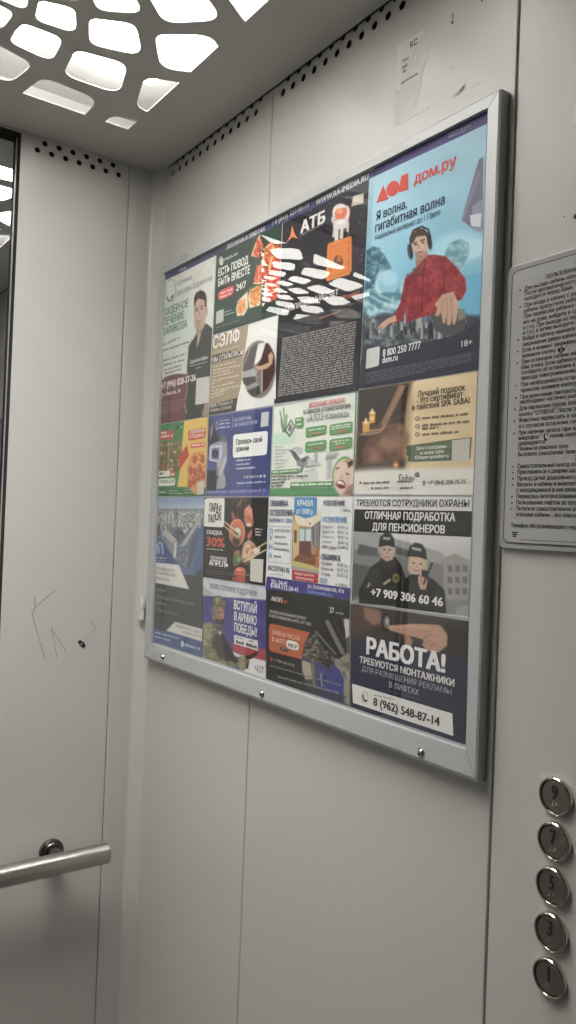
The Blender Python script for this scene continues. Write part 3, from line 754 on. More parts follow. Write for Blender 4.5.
# man
c.P([(214, 250), (250, 215), (310, 150), (340, 148), (386, 155), (430, 200), (470, 250), (475, 300), (455, 340), (400, 315), (385, 300), (378, 320), (395, 330), (340, 400), (250, 425), (215, 445), (222, 380), (205, 420), (165, 445), (160, 410), (195, 360)], (150, 46, 52))
c.P([(386, 158), (430, 200), (472, 255), (474, 300), (452, 340), (430, 330), (440, 280), (400, 240), (372, 200)], (170, 54, 58)).P([(382, 295), (440, 318), (452, 340), (430, 348), (380, 318)], (132, 36, 44))
c.P([(214, 255), (240, 240), (225, 330), (195, 420), (170, 440), (165, 410), (195, 350)], (128, 38, 46)).L([(300, 190), (288, 300), (285, 390)], 4, (110, 32, 40)).L([(252, 230), (246, 330), (228, 420)], 5, (118, 34, 42)).L([(330, 190), (326, 330)], 5, (176, 70, 70), .6)
c.E(320, 210, 30, 40, (172, 66, 68), 20, 18, .5).E(400, 270, 34, 20, (112, 32, 40), 40, 14, .5)
c.P([(258, 165), (308, 140), (306, 178), (280, 205), (260, 200)], (150, 112, 92)).P([(246, 208), (275, 200), (276, 232), (250, 238)], (84, 88, 90))
c.E(276, 100, 34, 68, (190, 152, 130), -12).E(284, 150, 22, 20, (164, 122, 102), -10, 8).E(272, 108, 20, 40, (200, 164, 142), -12, 12, .7)
c.P([(238, 92), (244, 60), (266, 38), (294, 36), (312, 56), (312, 84), (300, 66), (262, 72), (248, 100)], (74, 56, 46))
c.P([(250, 98), (266, 92), (266, 97), (251, 103)], (70, 50, 42)).P([(278, 86), (298, 80), (298, 86), (279, 92)], (70, 50, 42)).E(260, 106, 6, 3.4, (64, 48, 42)).E(290, 96, 6, 3.4, (64, 48, 42)).P([(272, 100), (266, 124), (280, 122)], (172, 132, 112)).E(276, 138, 13, 4, (142, 88, 82), -12)
c.P([(256, 140), (262, 160), (290, 164), (306, 140), (296, 156), (272, 152)], (128, 92, 76), 5, .6)
c.L([(238, 120), (236, 80), (250, 44), (285, 28), (312, 40), (322, 74)], 8, (44, 44, 50)).E(236, 136, 11, 32, (40, 40, 46), -8).E(318, 92, 10, 34, (40, 40, 46), -8).E(230, 136, 5, 26, (70, 72, 80), -8)
c.T([(214, 250), (250, 215), (310, 150), (386, 155), (430, 200), (470, 250), (470, 300), (440, 325), (385, 300), (340, 395), (225, 430), (232, 350), (180, 430), (168, 415), (195, 360)], (118, 30, 38), (178, 66, 68), .035, 15, 6, .55, 2.2)
c.L([(300, 170), (290, 240), (284, 390)], 4, (96, 26, 34)).L([(262, 215), (300, 165)], 5, (120, 36, 42)).L([(384, 215), (378, 296)], 6, (104, 28, 36), .8, 3)
# hands
c.P([(340, 360), (372, 318), (420, 305), (436, 340), (442, 372), (432, 430), (424, 446), (416, 442), (414, 400), (408, 446), (398, 450), (392, 444), (392, 400), (384, 440), (374, 440), (368, 395), (352, 412), (342, 406), (352, 380)], (188, 148, 124))
for q in ([(392, 330), (394, 400)], [(410, 330), (414, 400)], [(376, 340), (368, 395)]): c.L(q, 3, (148, 108, 88), .8)
c.L([(428, 340), (434, 400)], 5, (204, 168, 144), .7)
c.P([(174, 405), (178, 432), (150, 440), (125, 462), (108, 470), (120, 452), (100, 464), (112, 440), (140, 420)], (184, 144, 122))
c.done()
# dark foot of the poster
p.begin('dark_foot').poly((56, 58, 68), (24, 600), (60, 575), (120, 545), (200, 528), (300, 520), (400, 500), (470, 470), (534, 425), (526, 640), (17, 721))
p.begin('logo').zoom(*K7)
R_ = (214, 72, 64)
p.poly(R_, (84, 370), (112, 298), (134, 354)).poly(R_, (206, 252), (212, 252), (212, 316), (172, 328), (184, 262))
p.poly(R_, *[(150+26*math.cos(t)*1.0, 312 + 30*math.sin(t) - 9*math.cos(t)) for t in [2*math.pi*k/28 for k in range(28)]])
p.begin('lettering').text(R_, 'дом.ру', 234, 292, 402, 222, 42, .03)
p.text((40, 54, 76), 'Я волна,', 84, 434, 206, 394, 34, .02).text((40, 54, 76), 'гигабитная волна', 80, 478, 356, 382, 36, .02).text((70, 98, 124), 'Надёжный интернет до 1 Гбит/с', 80, 514, 340, 418, 20)
p.zoom(*K8).text((206, 208, 210), '8 800 250 7777', 118, 583, 280, 548, 30, .02).text((206, 208, 210), 'dom.ru', 116, 611, 182, 598, 28, .02).text((196, 198, 200), '18+', 454, 542, 500, 532, 26, .01)
p.begin('small_print')
for k in range(6): p.bars((104, 106, 116), 44, 658+k*8.6, (500, 498, 496, 495, 494, 300)[k], 569+k*9+(34 if k == 5 else 0), 5, 80+k)
p.begin('blank_panel').rrect((179, 181, 179), (50, 552), (106, 538), (102, 622), (45, 636), .14).end()
TONE[0] = 1.0
# ------------------------------------------------------------------ 6 pizza offer, green and yellow
p = Print('advertising_poster', 'small green and yellow pizza poster with red price tags', 'poster',
          [(160.2, 425.0), (207.6, 417.2), (205.5, 496.0), (157.4, 496.0)], (64, 124, 78), group=PG)
c = p.begin('photo').zoom(*L1).canvas()
c.fill((72, 132, 84)).P([(305, 90), (520, 55), (495, 690), (240, 690), (270, 500), (285, 280)], (214, 178, 78)).P([(50, 682), (500, 682), (500, 780), (50, 780)], (58, 116, 68))
c.P([(78, 290), (250, 280), (245, 540), (70, 540)], (92, 104, 62), 8)
rs = random.Random(11)
for r in range(7):
    for k in range(6):
        x = 88+k*30+(r % 2)*10; y = 300+r*37-k*3
        c.P([(x, y), (x+24, y-4), (x+24, y+22), (x, y+26)], rs.choice([(150, 92, 62), (176, 160, 120), (96, 84, 56), (132, 120, 76), (170, 110, 80)])).E(x+12, y+10, 7, 7, rs.choice([(110, 130, 70), (170, 80, 60), (190, 176, 130)]))
c.L([(75, 350), (250, 330)], 7, (70, 84, 50)).L([(75, 430), (248, 412)], 7, (70, 84, 50)).L([(165, 290), (160, 540)], 9, (196, 190, 160), .5)
c.E(415, 560, 86, 190, (206, 140, 78)).T([(420, 375), (480, 385), (492, 420), (490, 690), (335, 690), (340, 560), (360, 440)], (214, 164, 104), (196, 112, 66), .05, 21).L([(335, 660), (342, 540), (368, 430), (420, 372), (486, 372)], 14, (196, 146, 80))
for x, y in ((395, 440), (465, 430), (360, 535), (398, 550), (440, 520), (470, 580), (385, 625), (430, 600), (352, 655)): c.E(x, y, 19, 38, (166, 74, 48)).E(x-4, y-8, 8, 14, (190, 104, 66))
c.P([(330, 310), (345, 405), (258, 535), (262, 440), (238, 430)], (190, 64, 52))
c.P([(60, 700), (80, 540), (90, 690)], (72, 132, 84))
c.done()
p.begin('red_badge').rrect((196, 74, 66), (94, 186), (212, 178), (206, 262), (88, 270), .25).begin('red_badge').rrect((200, 70, 60), (342, 180), (494, 152), (490, 246), (338, 276), .2).begin('red_badge').rrect((206, 96, 70), (362, 296), (490, 284), (486, 328), (358, 340), .3).begin('red_badge').rrect((200, 66, 60), (182, 540), (222, 530), (220, 590), (180, 594), .3)
p.begin('white_badge').rrect((206, 208, 196), (76, 544), (180, 536), (178, 588), (74, 592), .3).begin('white_badge').rrect((206, 210, 196), (76, 610), (224, 602), (222, 668), (74, 676), .3)
p.begin('lettering').bars((228, 196, 186), 98, 214, 160, 208, 24, 1, .7).bars((228, 196, 186), 98, 248, 204, 236, 24, 2, .7)
p.text((232, 206, 196), 'ПЕПЕРОНИ', 356, 212, 482, 192, 28, .03).text((232, 206, 196), 'В ПОДАРОК', 352, 254, 478, 232, 28, .03).bars((226, 190, 170), 370, 324, 478, 312, 20, 3, .7)
p.text((60, 66, 60), 'ПРОМОКОД', 88, 650, 186, 644, 26, .02).text((60, 66, 60), '2Х', 192, 644, 214, 642, 28, .03).bars((84, 88, 80), 84, 576, 118, 574, 22, 4, .7).bars((230, 200, 190), 188, 580, 216, 576, 24, 5, .7)
p.bars((176, 196, 170), 78, 736, 140, 734, 16, 6).bars((150, 178, 148), 168, 722, 240, 720, 10, 7).bars((150, 178, 148), 168, 744, 288, 742, 10, 8).bars((150, 178, 148), 310, 712, 400, 710, 10, 9).bars((150, 178, 148), 310, 738, 384, 736, 10, 10)
p.bars((150, 196, 150), 266, 158, 300, 154, 14, 11).ell((40, 70, 46), 246, 152, 11, 14, 16)
p.zoom(*L1).begin('blank_panel').rrect((179, 181, 167), (424, 634), (480, 626), (474, 746), (418, 752), .12).end()

# ------------------------------------------------------------------ 7 eye clinic, blue
p = Print('advertising_poster', 'blue eye-test poster with a white eye scanner and rounded white box', 'poster',
          [(208.6, 416.6), (272.2, 406.8), (269.0, 495.8), (206.1, 495.8)], (58, 68, 122), group=PG)
c = p.begin('photo').zoom(*L2).canvas()
c.fill((57, 68, 124)).N(6, .008, 22).E(60, 500, 120, 90, (92, 94, 150), 0, 60, .6)
c.P([(45, 90), (70, 130), (110, 220), (130, 290), (50, 320), (30, 320)], (58, 52, 58), 10).P([(28, 530), (100, 520), (120, 680), (25, 680)], (44, 44, 54), 8).P([(130, 560), (180, 560), (180, 640), (130, 670)], (54, 50, 66), 10)
c.E(68, 210, 9, 55, (132, 124, 126), 8)
c.P([(148, 245), (165, 232), (186, 260), (192, 300), (170, 320), (140, 290)], (98, 92, 92)).P([(60, 318), (130, 290), (190, 300), (196, 400), (160, 470), (120, 470), (112, 455), (50, 440)], (140, 140, 148))
c.P([(55, 330), (150, 320), (150, 400), (132, 462), (48, 442)], (186, 186, 196)).P([(66, 345), (134, 338), (128, 445), (60, 430)], (104, 106, 158)).E(97, 388, 24, 34, (38, 38, 46)).E(97, 388, 11, 16, (80, 80, 92)).L([(66, 345), (60, 430)], 5, (212, 212, 216))
c.P([(112, 460), (190, 410), (192, 440), (160, 540), (130, 575), (108, 560)], (158, 156, 154)).L([(185, 420), (140, 560)], 7, (196, 196, 192)).P([(112, 600), (160, 530), (180, 580), (182, 650), (160, 670), (105, 672)], (148, 148, 150)).L([(118, 500), (116, 570)], 8, (90, 90, 96))
c.P([(20, 690), (535, 672), (535, 740), (20, 740)], (76, 82, 148), 4)
c.done()
p.begin('white_box').rrect((212, 214, 210), (242, 238), (520, 206), (510, 398), (238, 424), .13)
p.begin('lettering').text((40, 42, 48), 'Проверь свой', 264, 316, 472, 294, 40, .03).text((40, 42, 48), 'зрение', 262, 374, 368, 362, 40, .03)
p.text((176, 180, 208), 'ЭКСПЕРТНАЯ', 248, 134, 384, 116, 26, .01).text((176, 180, 208), 'ОФТАЛЬМОЛОГИЯ', 246, 174, 432, 150, 26, .01)
p.poly((150, 156, 196), (236, 96), (239, 96), (236, 184), (233, 184)).ell((176, 180, 208), 110, 166, 8, 34, 20, .7).bars((150, 154, 196), 132, 132, 214, 122, 12, 1).bars((164, 168, 204), 130, 160, 216, 148, 15, 2).bars((164, 168, 204), 128, 190, 214, 178, 16, 3)
p.bars((190, 192, 208), 272, 452, 378, 440, 14, 4).bars((190, 192, 208), 272, 484, 376, 474, 14, 5).bars((190, 192, 208), 272, 515, 424, 505, 14, 6)
for k in range(3): p.ell((200, 200, 212), 262, 446+k*32, 3, 4, 10)
p.text((200, 202, 212), '+7 927 460-93-93', 318, 590, 446, 578, 20, .02).ell((206, 206, 214), 462, 570, 8, 12, 16).ell((206, 206, 214), 492, 568, 9, 12, 16).bars((168, 172, 204), 272, 634, 500, 620, 16, 7).bars((120, 126, 180), 40, 708, 500, 694, 26, 8, .8)
p.begin('blank_panel').poly((181, 183, 183), (468, 62), (528, 52), (522, 166), (460, 178)).end()

# ------------------------------------------------------------------ 8 dental clinic, white and green
p = Print('advertising_poster', 'white dental clinic poster with green border and dentist chair', 'poster',
          [(273.4, 406.6), (356.3, 392.0), (353.0, 495.6), (269.6, 495.6)], (92, 140, 108), group=PG)
c = p.begin('photo').zoom(*L3).canvas()
c.fill((96, 146, 112)).P([(54, 134), (549, 45), (530, 625), (34, 625)], (204, 208, 198))
c.P([(48, 300), (184, 276), (180, 350), (46, 366)], (176, 206, 184), 8, .9)
for q in ([(112, 284), (104, 220), (92, 162)], [(114, 284), (118, 210), (112, 140)], [(118, 282), (128, 230), (132, 180)], [(110, 284), (100, 240), (98, 205)]): c.L(q, 8, (96, 146, 96))
c.P([(158, 208), (186, 254), (150, 316), (116, 276)], (60, 62, 60)).P([(158, 218), (178, 254), (150, 304), (126, 274)], (196, 200, 194)).P([(150, 240), (162, 236), (150, 280), (138, 276)], (90, 96, 88)).P([(160, 250), (170, 256), (154, 290), (150, 284)], (110, 116, 110))
# dental chair
c.L([(150, 400), (190, 380), (215, 390)], 10, (150, 152, 154)).P([(150, 395), (180, 400), (215, 450), (205, 475), (180, 450)], (96, 98, 102)).E(208, 398, 22, 24, (176, 178, 178)).P([(190, 460), (250, 440), (262, 480), (225, 500), (195, 490)], (128, 130, 132)).P([(215, 450), (260, 428), (272, 448), (230, 470)], (84, 86, 90))
c.P([(230, 490), (320, 480), (338, 476), (336, 492), (250, 505)], (140, 142, 144)).P([(250, 440), (330, 470), (334, 490), (270, 480)], (176, 178, 178)).P([(300, 410), (320, 408), (318, 470), (300, 468)], (150, 152, 152)).P([(218, 500), (240, 490), (225, 530), (205, 535)], (112, 114, 116))
c.P([(238, 520), (300, 505), (325, 530), (322, 590), (222, 590), (220, 545)], (188, 190, 188), 4).L([(240, 525), (300, 512)], 5, (150, 152, 152))
c.P([(376, 416), (450, 402), (452, 414), (430, 448), (370, 460), (366, 436)], (170, 172, 172)).P([(372, 434), (440, 420), (428, 446), (370, 458)], (140, 142, 144)).P([(374, 460), (412, 452), (408, 570), (368, 575)], (178, 180, 180)).L([(392, 460), (388, 570)], 5, (140, 142, 142))
# laughing face
c.E(486, 556, 78, 122, (86, 152, 84)).E(488, 562, 73, 116, (202, 176, 160))
c.P([(470, 460), (500, 448), (536, 450), (534, 500), (508, 490), (488, 470)], (180, 140, 96)).P([(500, 470), (530, 455), (534, 480), (505, 506)], (60, 44, 38)).E(446, 560, 22, 60, (212, 184, 168), 0, 20, .6)
c.E(440, 505, 12, 6, (110, 80, 72), -20).E(500, 540, 12, 6, (110, 80, 72), 20).P([(468, 540), (452, 566), (474, 572)], (184, 146, 130))
c.E(460, 602, 32, 26, (150, 66, 62), 28).E(458, 596, 25, 12, (216, 212, 206), 28).E(464, 614, 20, 10, (110, 44, 44), 28).L([(496, 560), (505, 600), (492, 640)], 5, (176, 140, 124), .7).P([(505, 610), (536, 600), (534, 668), (470, 668)], (150, 110, 96), 8)
c.P([(28, 630), (420, 622), (420, 672), (28, 672)], (86, 146, 96))
c.done()
p.begin('green_badge')
for q in (((246, 258), (376, 240), (374, 300), (246, 324)), ((392, 240), (534, 218), (530, 290), (390, 308)), ((244, 346), (374, 330), (372, 398), (242, 412)), ((390, 330), (530, 312), (528, 382), (388, 402)), ((180, 200), (236, 192), (232, 258), (186, 266))):
    p.begin('green_badge').rrect((98, 152, 96), *q, .25)
p.begin('green_bar').poly((92, 150, 92), (40, 518), (208, 506), (204, 532), (38, 542)).begin('green_bar').poly((92, 150, 92), (154, 590), (412, 582), (412, 614), (152, 620))
p.begin('lettering').text((200, 90, 92), 'ВЕСЕННИЕ СКИДКИ', 266, 140, 480, 104, 28, .02).text((74, 76, 80), 'в Центре стоматологии', 232, 180, 516, 132, 28, .02).text((70, 72, 76), '«АЛОЭ Клиника»', 254, 228, 510, 190, 40, 0, .1)
for k, (x, y, w_, dy) in enumerate(((264, 280, 96, 14), (262, 368, 92, 12), (402, 258, 120, 18), (402, 272, 116, 18), (408, 348, 100, 12), (424, 362, 60, 8))): p.bars((190, 206, 182), x, y, x+w_, y-dy, 10, 50+k)
for k, (x, y, w_, dy) in enumerate(((284, 302, 56, 8), (282, 390, 62, 8), (436, 292, 56, 8), (428, 384, 70, 8))): p.bars((196, 110, 90), x, y, x+w_, y-dy, 14, 60+k)
for k in range(7): p.bars((140, 150, 142), 58, 378+k*21, 58+(50, 92, 70, 50, 84, 60, 56)[k], 374+k*20.4, 8, 65+k)
p.bars((200, 214, 194), 46, 534, 200, 522, 12, 75).bars((206, 216, 198), 162, 612, 404, 604, 14, 76, .7)
for k, w_ in enumerate((220, 108, 84, 66)): p.bars((76, 80, 78), 38, 560+k*20, 38+w_, 554+k*19.6, 11, 77+k)
p.bars((200, 214, 194), 190, 218, 216, 214, 12, 90).bars((200, 214, 194), 192, 244, 222, 240, 12, 91).end()

# ------------------------------------------------------------------ 9 spa, sand coloured
p = Print('advertising_poster', 'sand coloured spa poster with a back massage and two candles', 'poster',
          [(358.3, 390.0), (477.4, 371.4), (472.8, 495.3), (353.6, 494.4)], (204, 200, 190), group=PG)
c = p.begin('photo').zoom(*L4).canvas()
c.fill((208, 184, 140)).N(6, .012, 31)
c.P([(36, 104), (262, 70), (246, 160), (236, 300), (232, 452), (20, 460)], (62, 48, 42), 10)
c.P([(40, 110), (220, 80), (170, 200), (40, 240)], (58, 54, 54), 12).L([(30, 300), (240, 205)], 8, (96, 88, 84), .6, 5)
c.P([(208, 84), (240, 86), (225, 120), (165, 240), (150, 262), (130, 250), (160, 190)], (134, 100, 78)).L([(226, 90), (200, 140), (160, 225)], 7, (160, 124, 98), .8)
c.P([(90, 300), (150, 260), (220, 250), (248, 300), (236, 420), (140, 440), (60, 420), (55, 380)], (112, 80, 62), 10).E(180, 320, 60, 62, (142, 106, 84), -20, 26, .8).E(110, 370, 50, 40, (124, 76, 60), 0, 16, .8).E(100, 350, 16, 60, (80, 46, 38), 30, 14, .6).P([(236, 220), (262, 140), (250, 420), (228, 400)], (176, 146, 112), 12, .8)
c.T([(90, 300), (150, 262), (220, 252), (246, 300), (232, 415), (140, 435), (64, 415)], (84, 56, 46), (150, 114, 90), .018, 32, 10, .6, 2.0)
c.P([(40, 300), (70, 278), (130, 270), (150, 245), (156, 262), (130, 290), (80, 300)], (150, 116, 92)).L([(70, 290), (120, 282)], 4, (116, 84, 66))
c.P([(82, 206), (108, 200), (106, 246), (82, 250)], (206, 146, 62)).E(95, 204, 13, 6, (222, 190, 120)).E(95, 196, 5, 9, (238, 214, 150)).P([(54, 248), (84, 242), (82, 284), (54, 286)], (208, 150, 66)).E(68, 246, 15, 6, (226, 196, 130)).E(68, 236, 5, 9, (240, 216, 150)).P([(86, 222), (104, 218), (102, 236), (86, 238)], (230, 190, 110))
c.P([(25, 430), (120, 415), (232, 400), (232, 460), (20, 460)], (84, 72, 64), 10).E(196, 425, 16, 16, (150, 90, 50)).E(196, 426, 7, 7, (232, 160, 90))
c.P([(0, 456), (240, 446), (600, 432), (600, 600), (0, 600)], (206, 203, 194), 8).E(180, 470, 160, 26, (206, 203, 194), 0, 16)
c.done()
p.begin('green_ribbon').poly((86, 104, 78), (236, 352), (246, 344), (430, 318), (520, 308), (514, 400), (430, 408), (262, 414), (244, 408), (250, 392), (238, 380), (244, 366))
p.begin('blank_panel').poly((181, 179, 168), (436, 322), (512, 312), (508, 406), (434, 412))
p.begin('lettering').text((74, 60, 48), 'Лучший подарок', 288, 138, 490, 108, 26).text((74, 60, 48), '- это сертификат', 284, 164, 482, 136, 25).text((74, 60, 48), 'в тайский SPA SABAI', 264, 192, 510, 164, 24)
for k, (y, w_, dy) in enumerate(((232, 194, 18), (264, 206, 20), (278, 70, 7), (302, 154, 12))): p.bars((124, 104, 78), 308, y, 308+w_, y-dy, 12, 20+k)
for y in (228, 262, 296): p.ell((110, 92, 68), 288, y, 10, 9, 18, .6)
p.text((206, 210, 194), 'Цены и программы', 284, 364, 412, 352, 15).text((206, 210, 194), 'на нашем сайте', 298, 384, 400, 374, 15).text((206, 210, 194), 'kazan-spasabai.ru', 296, 402, 420, 392, 15).ell((206, 210, 194), 284, 394, 8, 8, 16, .6)
p.text((76, 70, 66), 'Sabai', 200, 506, 276, 496, 36, 0, .35)
st = []
for k in range(12):
    a = 2*math.pi*k/12; r = 14 if k % 2 == 0 else 6; st.append((286+r*math.cos(a), 468+r*1.15*math.sin(a)))
p.poly((50, 44, 42), *st).ell((206, 203, 194), 286, 468, 3, 3, 10)
p.bars((110, 104, 98), 56, 508, 168, 504, 10, 33).bars((110, 104, 98), 104, 530, 168, 527, 10, 34).bars((110, 104, 98), 212, 530, 272, 527, 10, 35).ell((80, 76, 72), 44, 502, 4, 6, 12).ell((80, 76, 72), 94, 526, 4, 6, 12)
p.text((96, 92, 88), '+7 (964) 258-75-75', 332, 508, 494, 506, 16).ell((80, 78, 74), 316, 504, 7, 10, 16, .5).end()

# ------------------------------------------------------------------ 10 city view, dark
p = Print('advertising_poster', 'dark narrow poster with an aerial view of a city', 'poster',
          [(155.2, 497.2), (204.4, 497.2), (202.0, 657.4), (152.2, 641.6)], (72, 74, 74), group=PG)
c = p.begin('photo').zoom(*L5).canvas()
c.fill((76, 78, 78)).P([(60, 40), (560, 40), (540, 760), (440, 780), (330, 770), (60, 640)], (96, 110, 140))
c.P([(60, 40), (560, 40), (560, 190), (60, 190)], (124, 148, 178)).P([(60, 130), (560, 120), (560, 190), (60, 190)], (160, 174, 188), 30)
c.T([(75, 160), (540, 170), (530, 330), (80, 330)], (104, 108, 112), (176, 176, 170), .06, 41).P([(80, 165), (540, 165), (540, 190), (80, 185)], (112, 122, 130), 8, .8)
rs = random.Random(21)
for k in range(70):
    y = rs.uniform(195, 440); x = rs.uniform(85, 515); s_ = (y-120)/250; w_ = rs.uniform(12, 26)*s_+6; h_ = rs.uniform(18, 50)*s_+8; g = rs.uniform(135, 205)
    if x > 380+ (440-y)*.4 and y > 300: continue
    c.P([(x, y-h_), (x+w_, y-h_-3), (x+w_, y), (x, y)], (g, g*.99, g*.96)).P([(x+w_*.55, y-h_), (x+w_, y-h_-3), (x+w_, y), (x+w_*.55, y)], (g*.55, g*.58, g*.64))
for x, h_ in ((178, 80), (206, 84), (240, 86), (300, 70)): c.P([(x, 300-h_), (x+24, 296-h_), (x+24, 300), (x, 300)], (186, 184, 176)).P([(x+15, 298-h_), (x+24, 296-h_), (x+24, 300), (x+15, 300)], (104, 108, 114))
c.T([(230, 400), (300, 340), (370, 400), (330, 470), (260, 450)], (66, 72, 80), (100, 104, 108), .08, 42)
c.P([(160, 370), (190, 360), (280, 455), (268, 600), (230, 570), (150, 440)], (136, 140, 146)).P([(160, 360), (190, 350), (280, 440), (250, 470), (150, 400)], (170, 170, 166)).L([(165, 410), (255, 520)], 5, (96, 100, 110)).L([(160, 440), (245, 560)], 5, (96, 100, 110)).P([(262, 470), (284, 455), (276, 600), (250, 612)], (188, 186, 178))
c.P([(470, 260), (500, 250), (350, 510), (300, 500)], (150, 152, 152)).L([(480, 270), (340, 490)], 6, (196, 194, 188)).L([(440, 300), (310, 480)], 7, (84, 92, 104)).P([(400, 470), (450, 380), (480, 360), (440, 560), (390, 700), (340, 690)], (86, 96, 108)).P([(500, 290), (522, 280), (506, 780), (420, 740), (450, 540)], (78, 98, 140)).L([(500, 420), (440, 640)], 8, (110, 124, 156), .7)
c.T([(270, 600), (330, 500), (400, 480), (370, 700), (300, 660)], (90, 98, 110), (128, 132, 138), .07, 43).P([(80, 420), (150, 440), (235, 570), (270, 630), (260, 660), (75, 640)], (70, 86, 132), 8)
c.T([(85, 320), (130, 300), (135, 400), (90, 420)], (60, 64, 60), (100, 96, 84), .08, 44)
# arch emblem
c.L([(104, 560), (110, 490), (128, 462), (145, 470), (156, 510), (160, 565)], 12, (166, 186, 206)).L([(126, 560), (130, 500)], 8, (166, 186, 206)).E(104, 515, 14, 26, (150, 174, 200), 0, 4, .7)
c.zoom(*L6)
c.P([(440, 135), (505, 60), (505, 640), (60, 640), (70, 205), (390, 260), (340, 130)], (74, 76, 76)).P([(65, 600), (505, 700), (505, 870), (60, 740)], (80, 96, 134))
c.P([(80, 18), (300, 45), (392, 260), (72, 198)], (204, 203, 194)).P([(266, 548), (508, 612), (504, 722), (188, 626)], (204, 203, 194))
c.done()
p.begin('lettering').zoom(*L6).text((96, 96, 94), 'В ОРГАНИЗАЦИЮ НА', 88, 82, 262, 110, 24, .01).text((96, 96, 94), 'ПОСТОЯННУЮ РАБОТУ', 86, 120, 276, 152, 24, .01).text((96, 96, 94), 'ТРЕБУЮТСЯ:', 84, 168, 216, 194, 24, .01)
p.text((136, 138, 136), '- ДВОРНИКИ', 84, 268, 180, 288, 24).text((136, 138, 136), '- УБОРЩИЦЫ ЛЕСТНИЧНЫХ КЛЕТОК', 84, 330, 442, 408, 24).text((136, 138, 136), '- ДВОРНИК', 82, 386, 186, 410, 24).text((128, 130, 128), '- СПЕЦИАЛИСТ ЖКХ', 80, 446, 288, 496, 24)
p.text((96, 96, 94), 'ПОДРОБНОСТИ О ЦЕНАХ', 272, 592, 494, 654, 24, .01).text((96, 96, 94), 'НА ДРУГИЕ УСЛУГИ', 334, 652, 494, 692, 24, .01)
p.bars((150, 166, 196), 92, 648, 300, 704, 20, 2).bars((150, 166, 196), 88, 684, 220, 722, 18, 3).bars((160, 176, 204), 352, 762, 494, 800, 24, 4).rrect((190, 200, 214), (320, 716), (344, 722), (342, 772), (318, 766), .3)
p.zoom(*L5).bars((150, 164, 190), 96, 606, 188, 612, 16, 5).bars((130, 146, 180), 94, 624, 184, 632, 8, 6).end()

# ------------------------------------------------------------------ 11 sushi, black
p = Print('advertising_poster', 'black sushi poster with salmon rolls and a red 30%', 'poster',
          [(204.4, 497.6), (268.2, 497.4), (265.0, 585.6), (202.4, 576.6)], (42, 40, 38), group=PG)
c = p.begin('photo').zoom(*L7).canvas()
c.fill((44, 42, 40)).N(5, .01, 51)
c.T([(330, 65), (395, 65), (340, 150), (330, 220), (300, 230), (305, 130)], (60, 34, 34), (104, 62, 52), .05, 52).L([(345, 70), (310, 140)], 8, (150, 96, 76))
c.P([(365, 160), (405, 120), (430, 160), (440, 260), (428, 304), (390, 300), (362, 250)], (198, 122, 92)).P([(365, 210), (400, 205), (435, 230), (438, 290), (428, 304), (390, 300), (366, 255)], (176, 96, 74), 6).L([(380, 150), (415, 170), (430, 240)], 8, (214, 150, 120), .8).E(400, 285, 22, 14, (196, 186, 160))
c.P([(258, 200), (268, 170), (290, 225), (268, 250)], (170, 88, 74))
c.E(306, 348, 66, 112, (206, 120, 82)).E(300, 350, 62, 104, (190, 98, 66), 0, 8, .6).E(300, 380, 46, 78, (150, 74, 56), 0, 10, .6).E(304, 352, 34, 44, (164, 172, 150)).E(296, 356, 22, 34, (84, 112, 88)).E(310, 330, 18, 18, (206, 206, 186)).P([(270, 390), (320, 400), (330, 440), (300, 462), (265, 430)], (62, 50, 40), 8).L([(258, 280), (290, 246), (330, 250)], 9, (226, 152, 112), .8)
c.L([(185, 250), (330, 360)], 10, (214, 190, 160)).L([(180, 280), (310, 388)], 10, (196, 166, 134))
c.P([(395, 360), (432, 318), (426, 380), (400, 405), (388, 390)], (186, 98, 78)).L([(440, 390), (425, 420)], 5, (90, 110, 60))
c.P([(360, 440), (400, 408), (450, 440), (470, 520), (420, 600), (380, 605), (336, 580), (345, 500)], (176, 148, 118)).T([(370, 450), (440, 450), (450, 520), (380, 560), (350, 560)], (186, 100, 76), (206, 186, 150), .06, 53).E(390, 600, 60, 24, (96, 70, 52), 20, 8, .8).P([(440, 480), (495, 465), (490, 520), (450, 530)], (206, 200, 186), 5)
c.L([(360, 590), (548, 490)], 11, (214, 186, 140)).L([(470, 480), (548, 430)], 11, (206, 178, 136))
c.T([(280, 510), (330, 495), (340, 560), (320, 620), (280, 630), (264, 580)], (70, 86, 50), (110, 124, 76), .06, 54).P([(285, 505), (320, 490), (310, 520), (275, 550)], (170, 84, 70), 4).E(320, 570, 18, 30, (150, 160, 120), 0, 8, .6)
c.E(330, 672, 46, 38, (206, 96, 74)).P([(284, 670), (376, 670), (370, 775), (262, 752)], (178, 70, 54)).L([(285, 690), (410, 700)], 4, (200, 160, 120)).E(290, 710, 9, 14, (60, 40, 36)).E(322, 655, 20, 12, (226, 136, 108), 0, 5, .8)
c.done()
p.begin('white_badge').rrect((210, 210, 202), (40, 70), (203, 66), (196, 308), (30, 300), .12)
p.begin('lettering').text((52, 50, 48), 'ПАРА', 76, 184, 152, 172, 66, .05).text((52, 50, 48), 'ПАЛ', 66, 268, 124, 262, 60, .05).text((52, 50, 48), 'ОК', 124, 254, 176, 244, 66, .04).poly((52, 50, 48), (158, 130), (166, 126), (164, 176), (156, 180)).poly((52, 50, 48), (170, 126), (178, 122), (174, 172), (166, 176))
p.text((206, 204, 200), 'СКИДКА', 54, 362, 182, 370, 32, .03).text((206, 84, 66), '30%', 50, 460, 204, 470, 74, .025).bars((176, 172, 168), 54, 488, 198, 500, 12, 1)
p.text((196, 194, 190), 'промокод', 84, 566, 222, 580, 32, .02).text((210, 208, 204), 'АПРЕЛЬ', 74, 620, 232, 634, 44, .035)
p.bars((176, 174, 170), 450, 326, 514, 330, 14, 2).bars((176, 174, 170), 454, 350, 506, 354, 14, 3).bars((176, 174, 170), 456, 374, 500, 378, 14, 4)
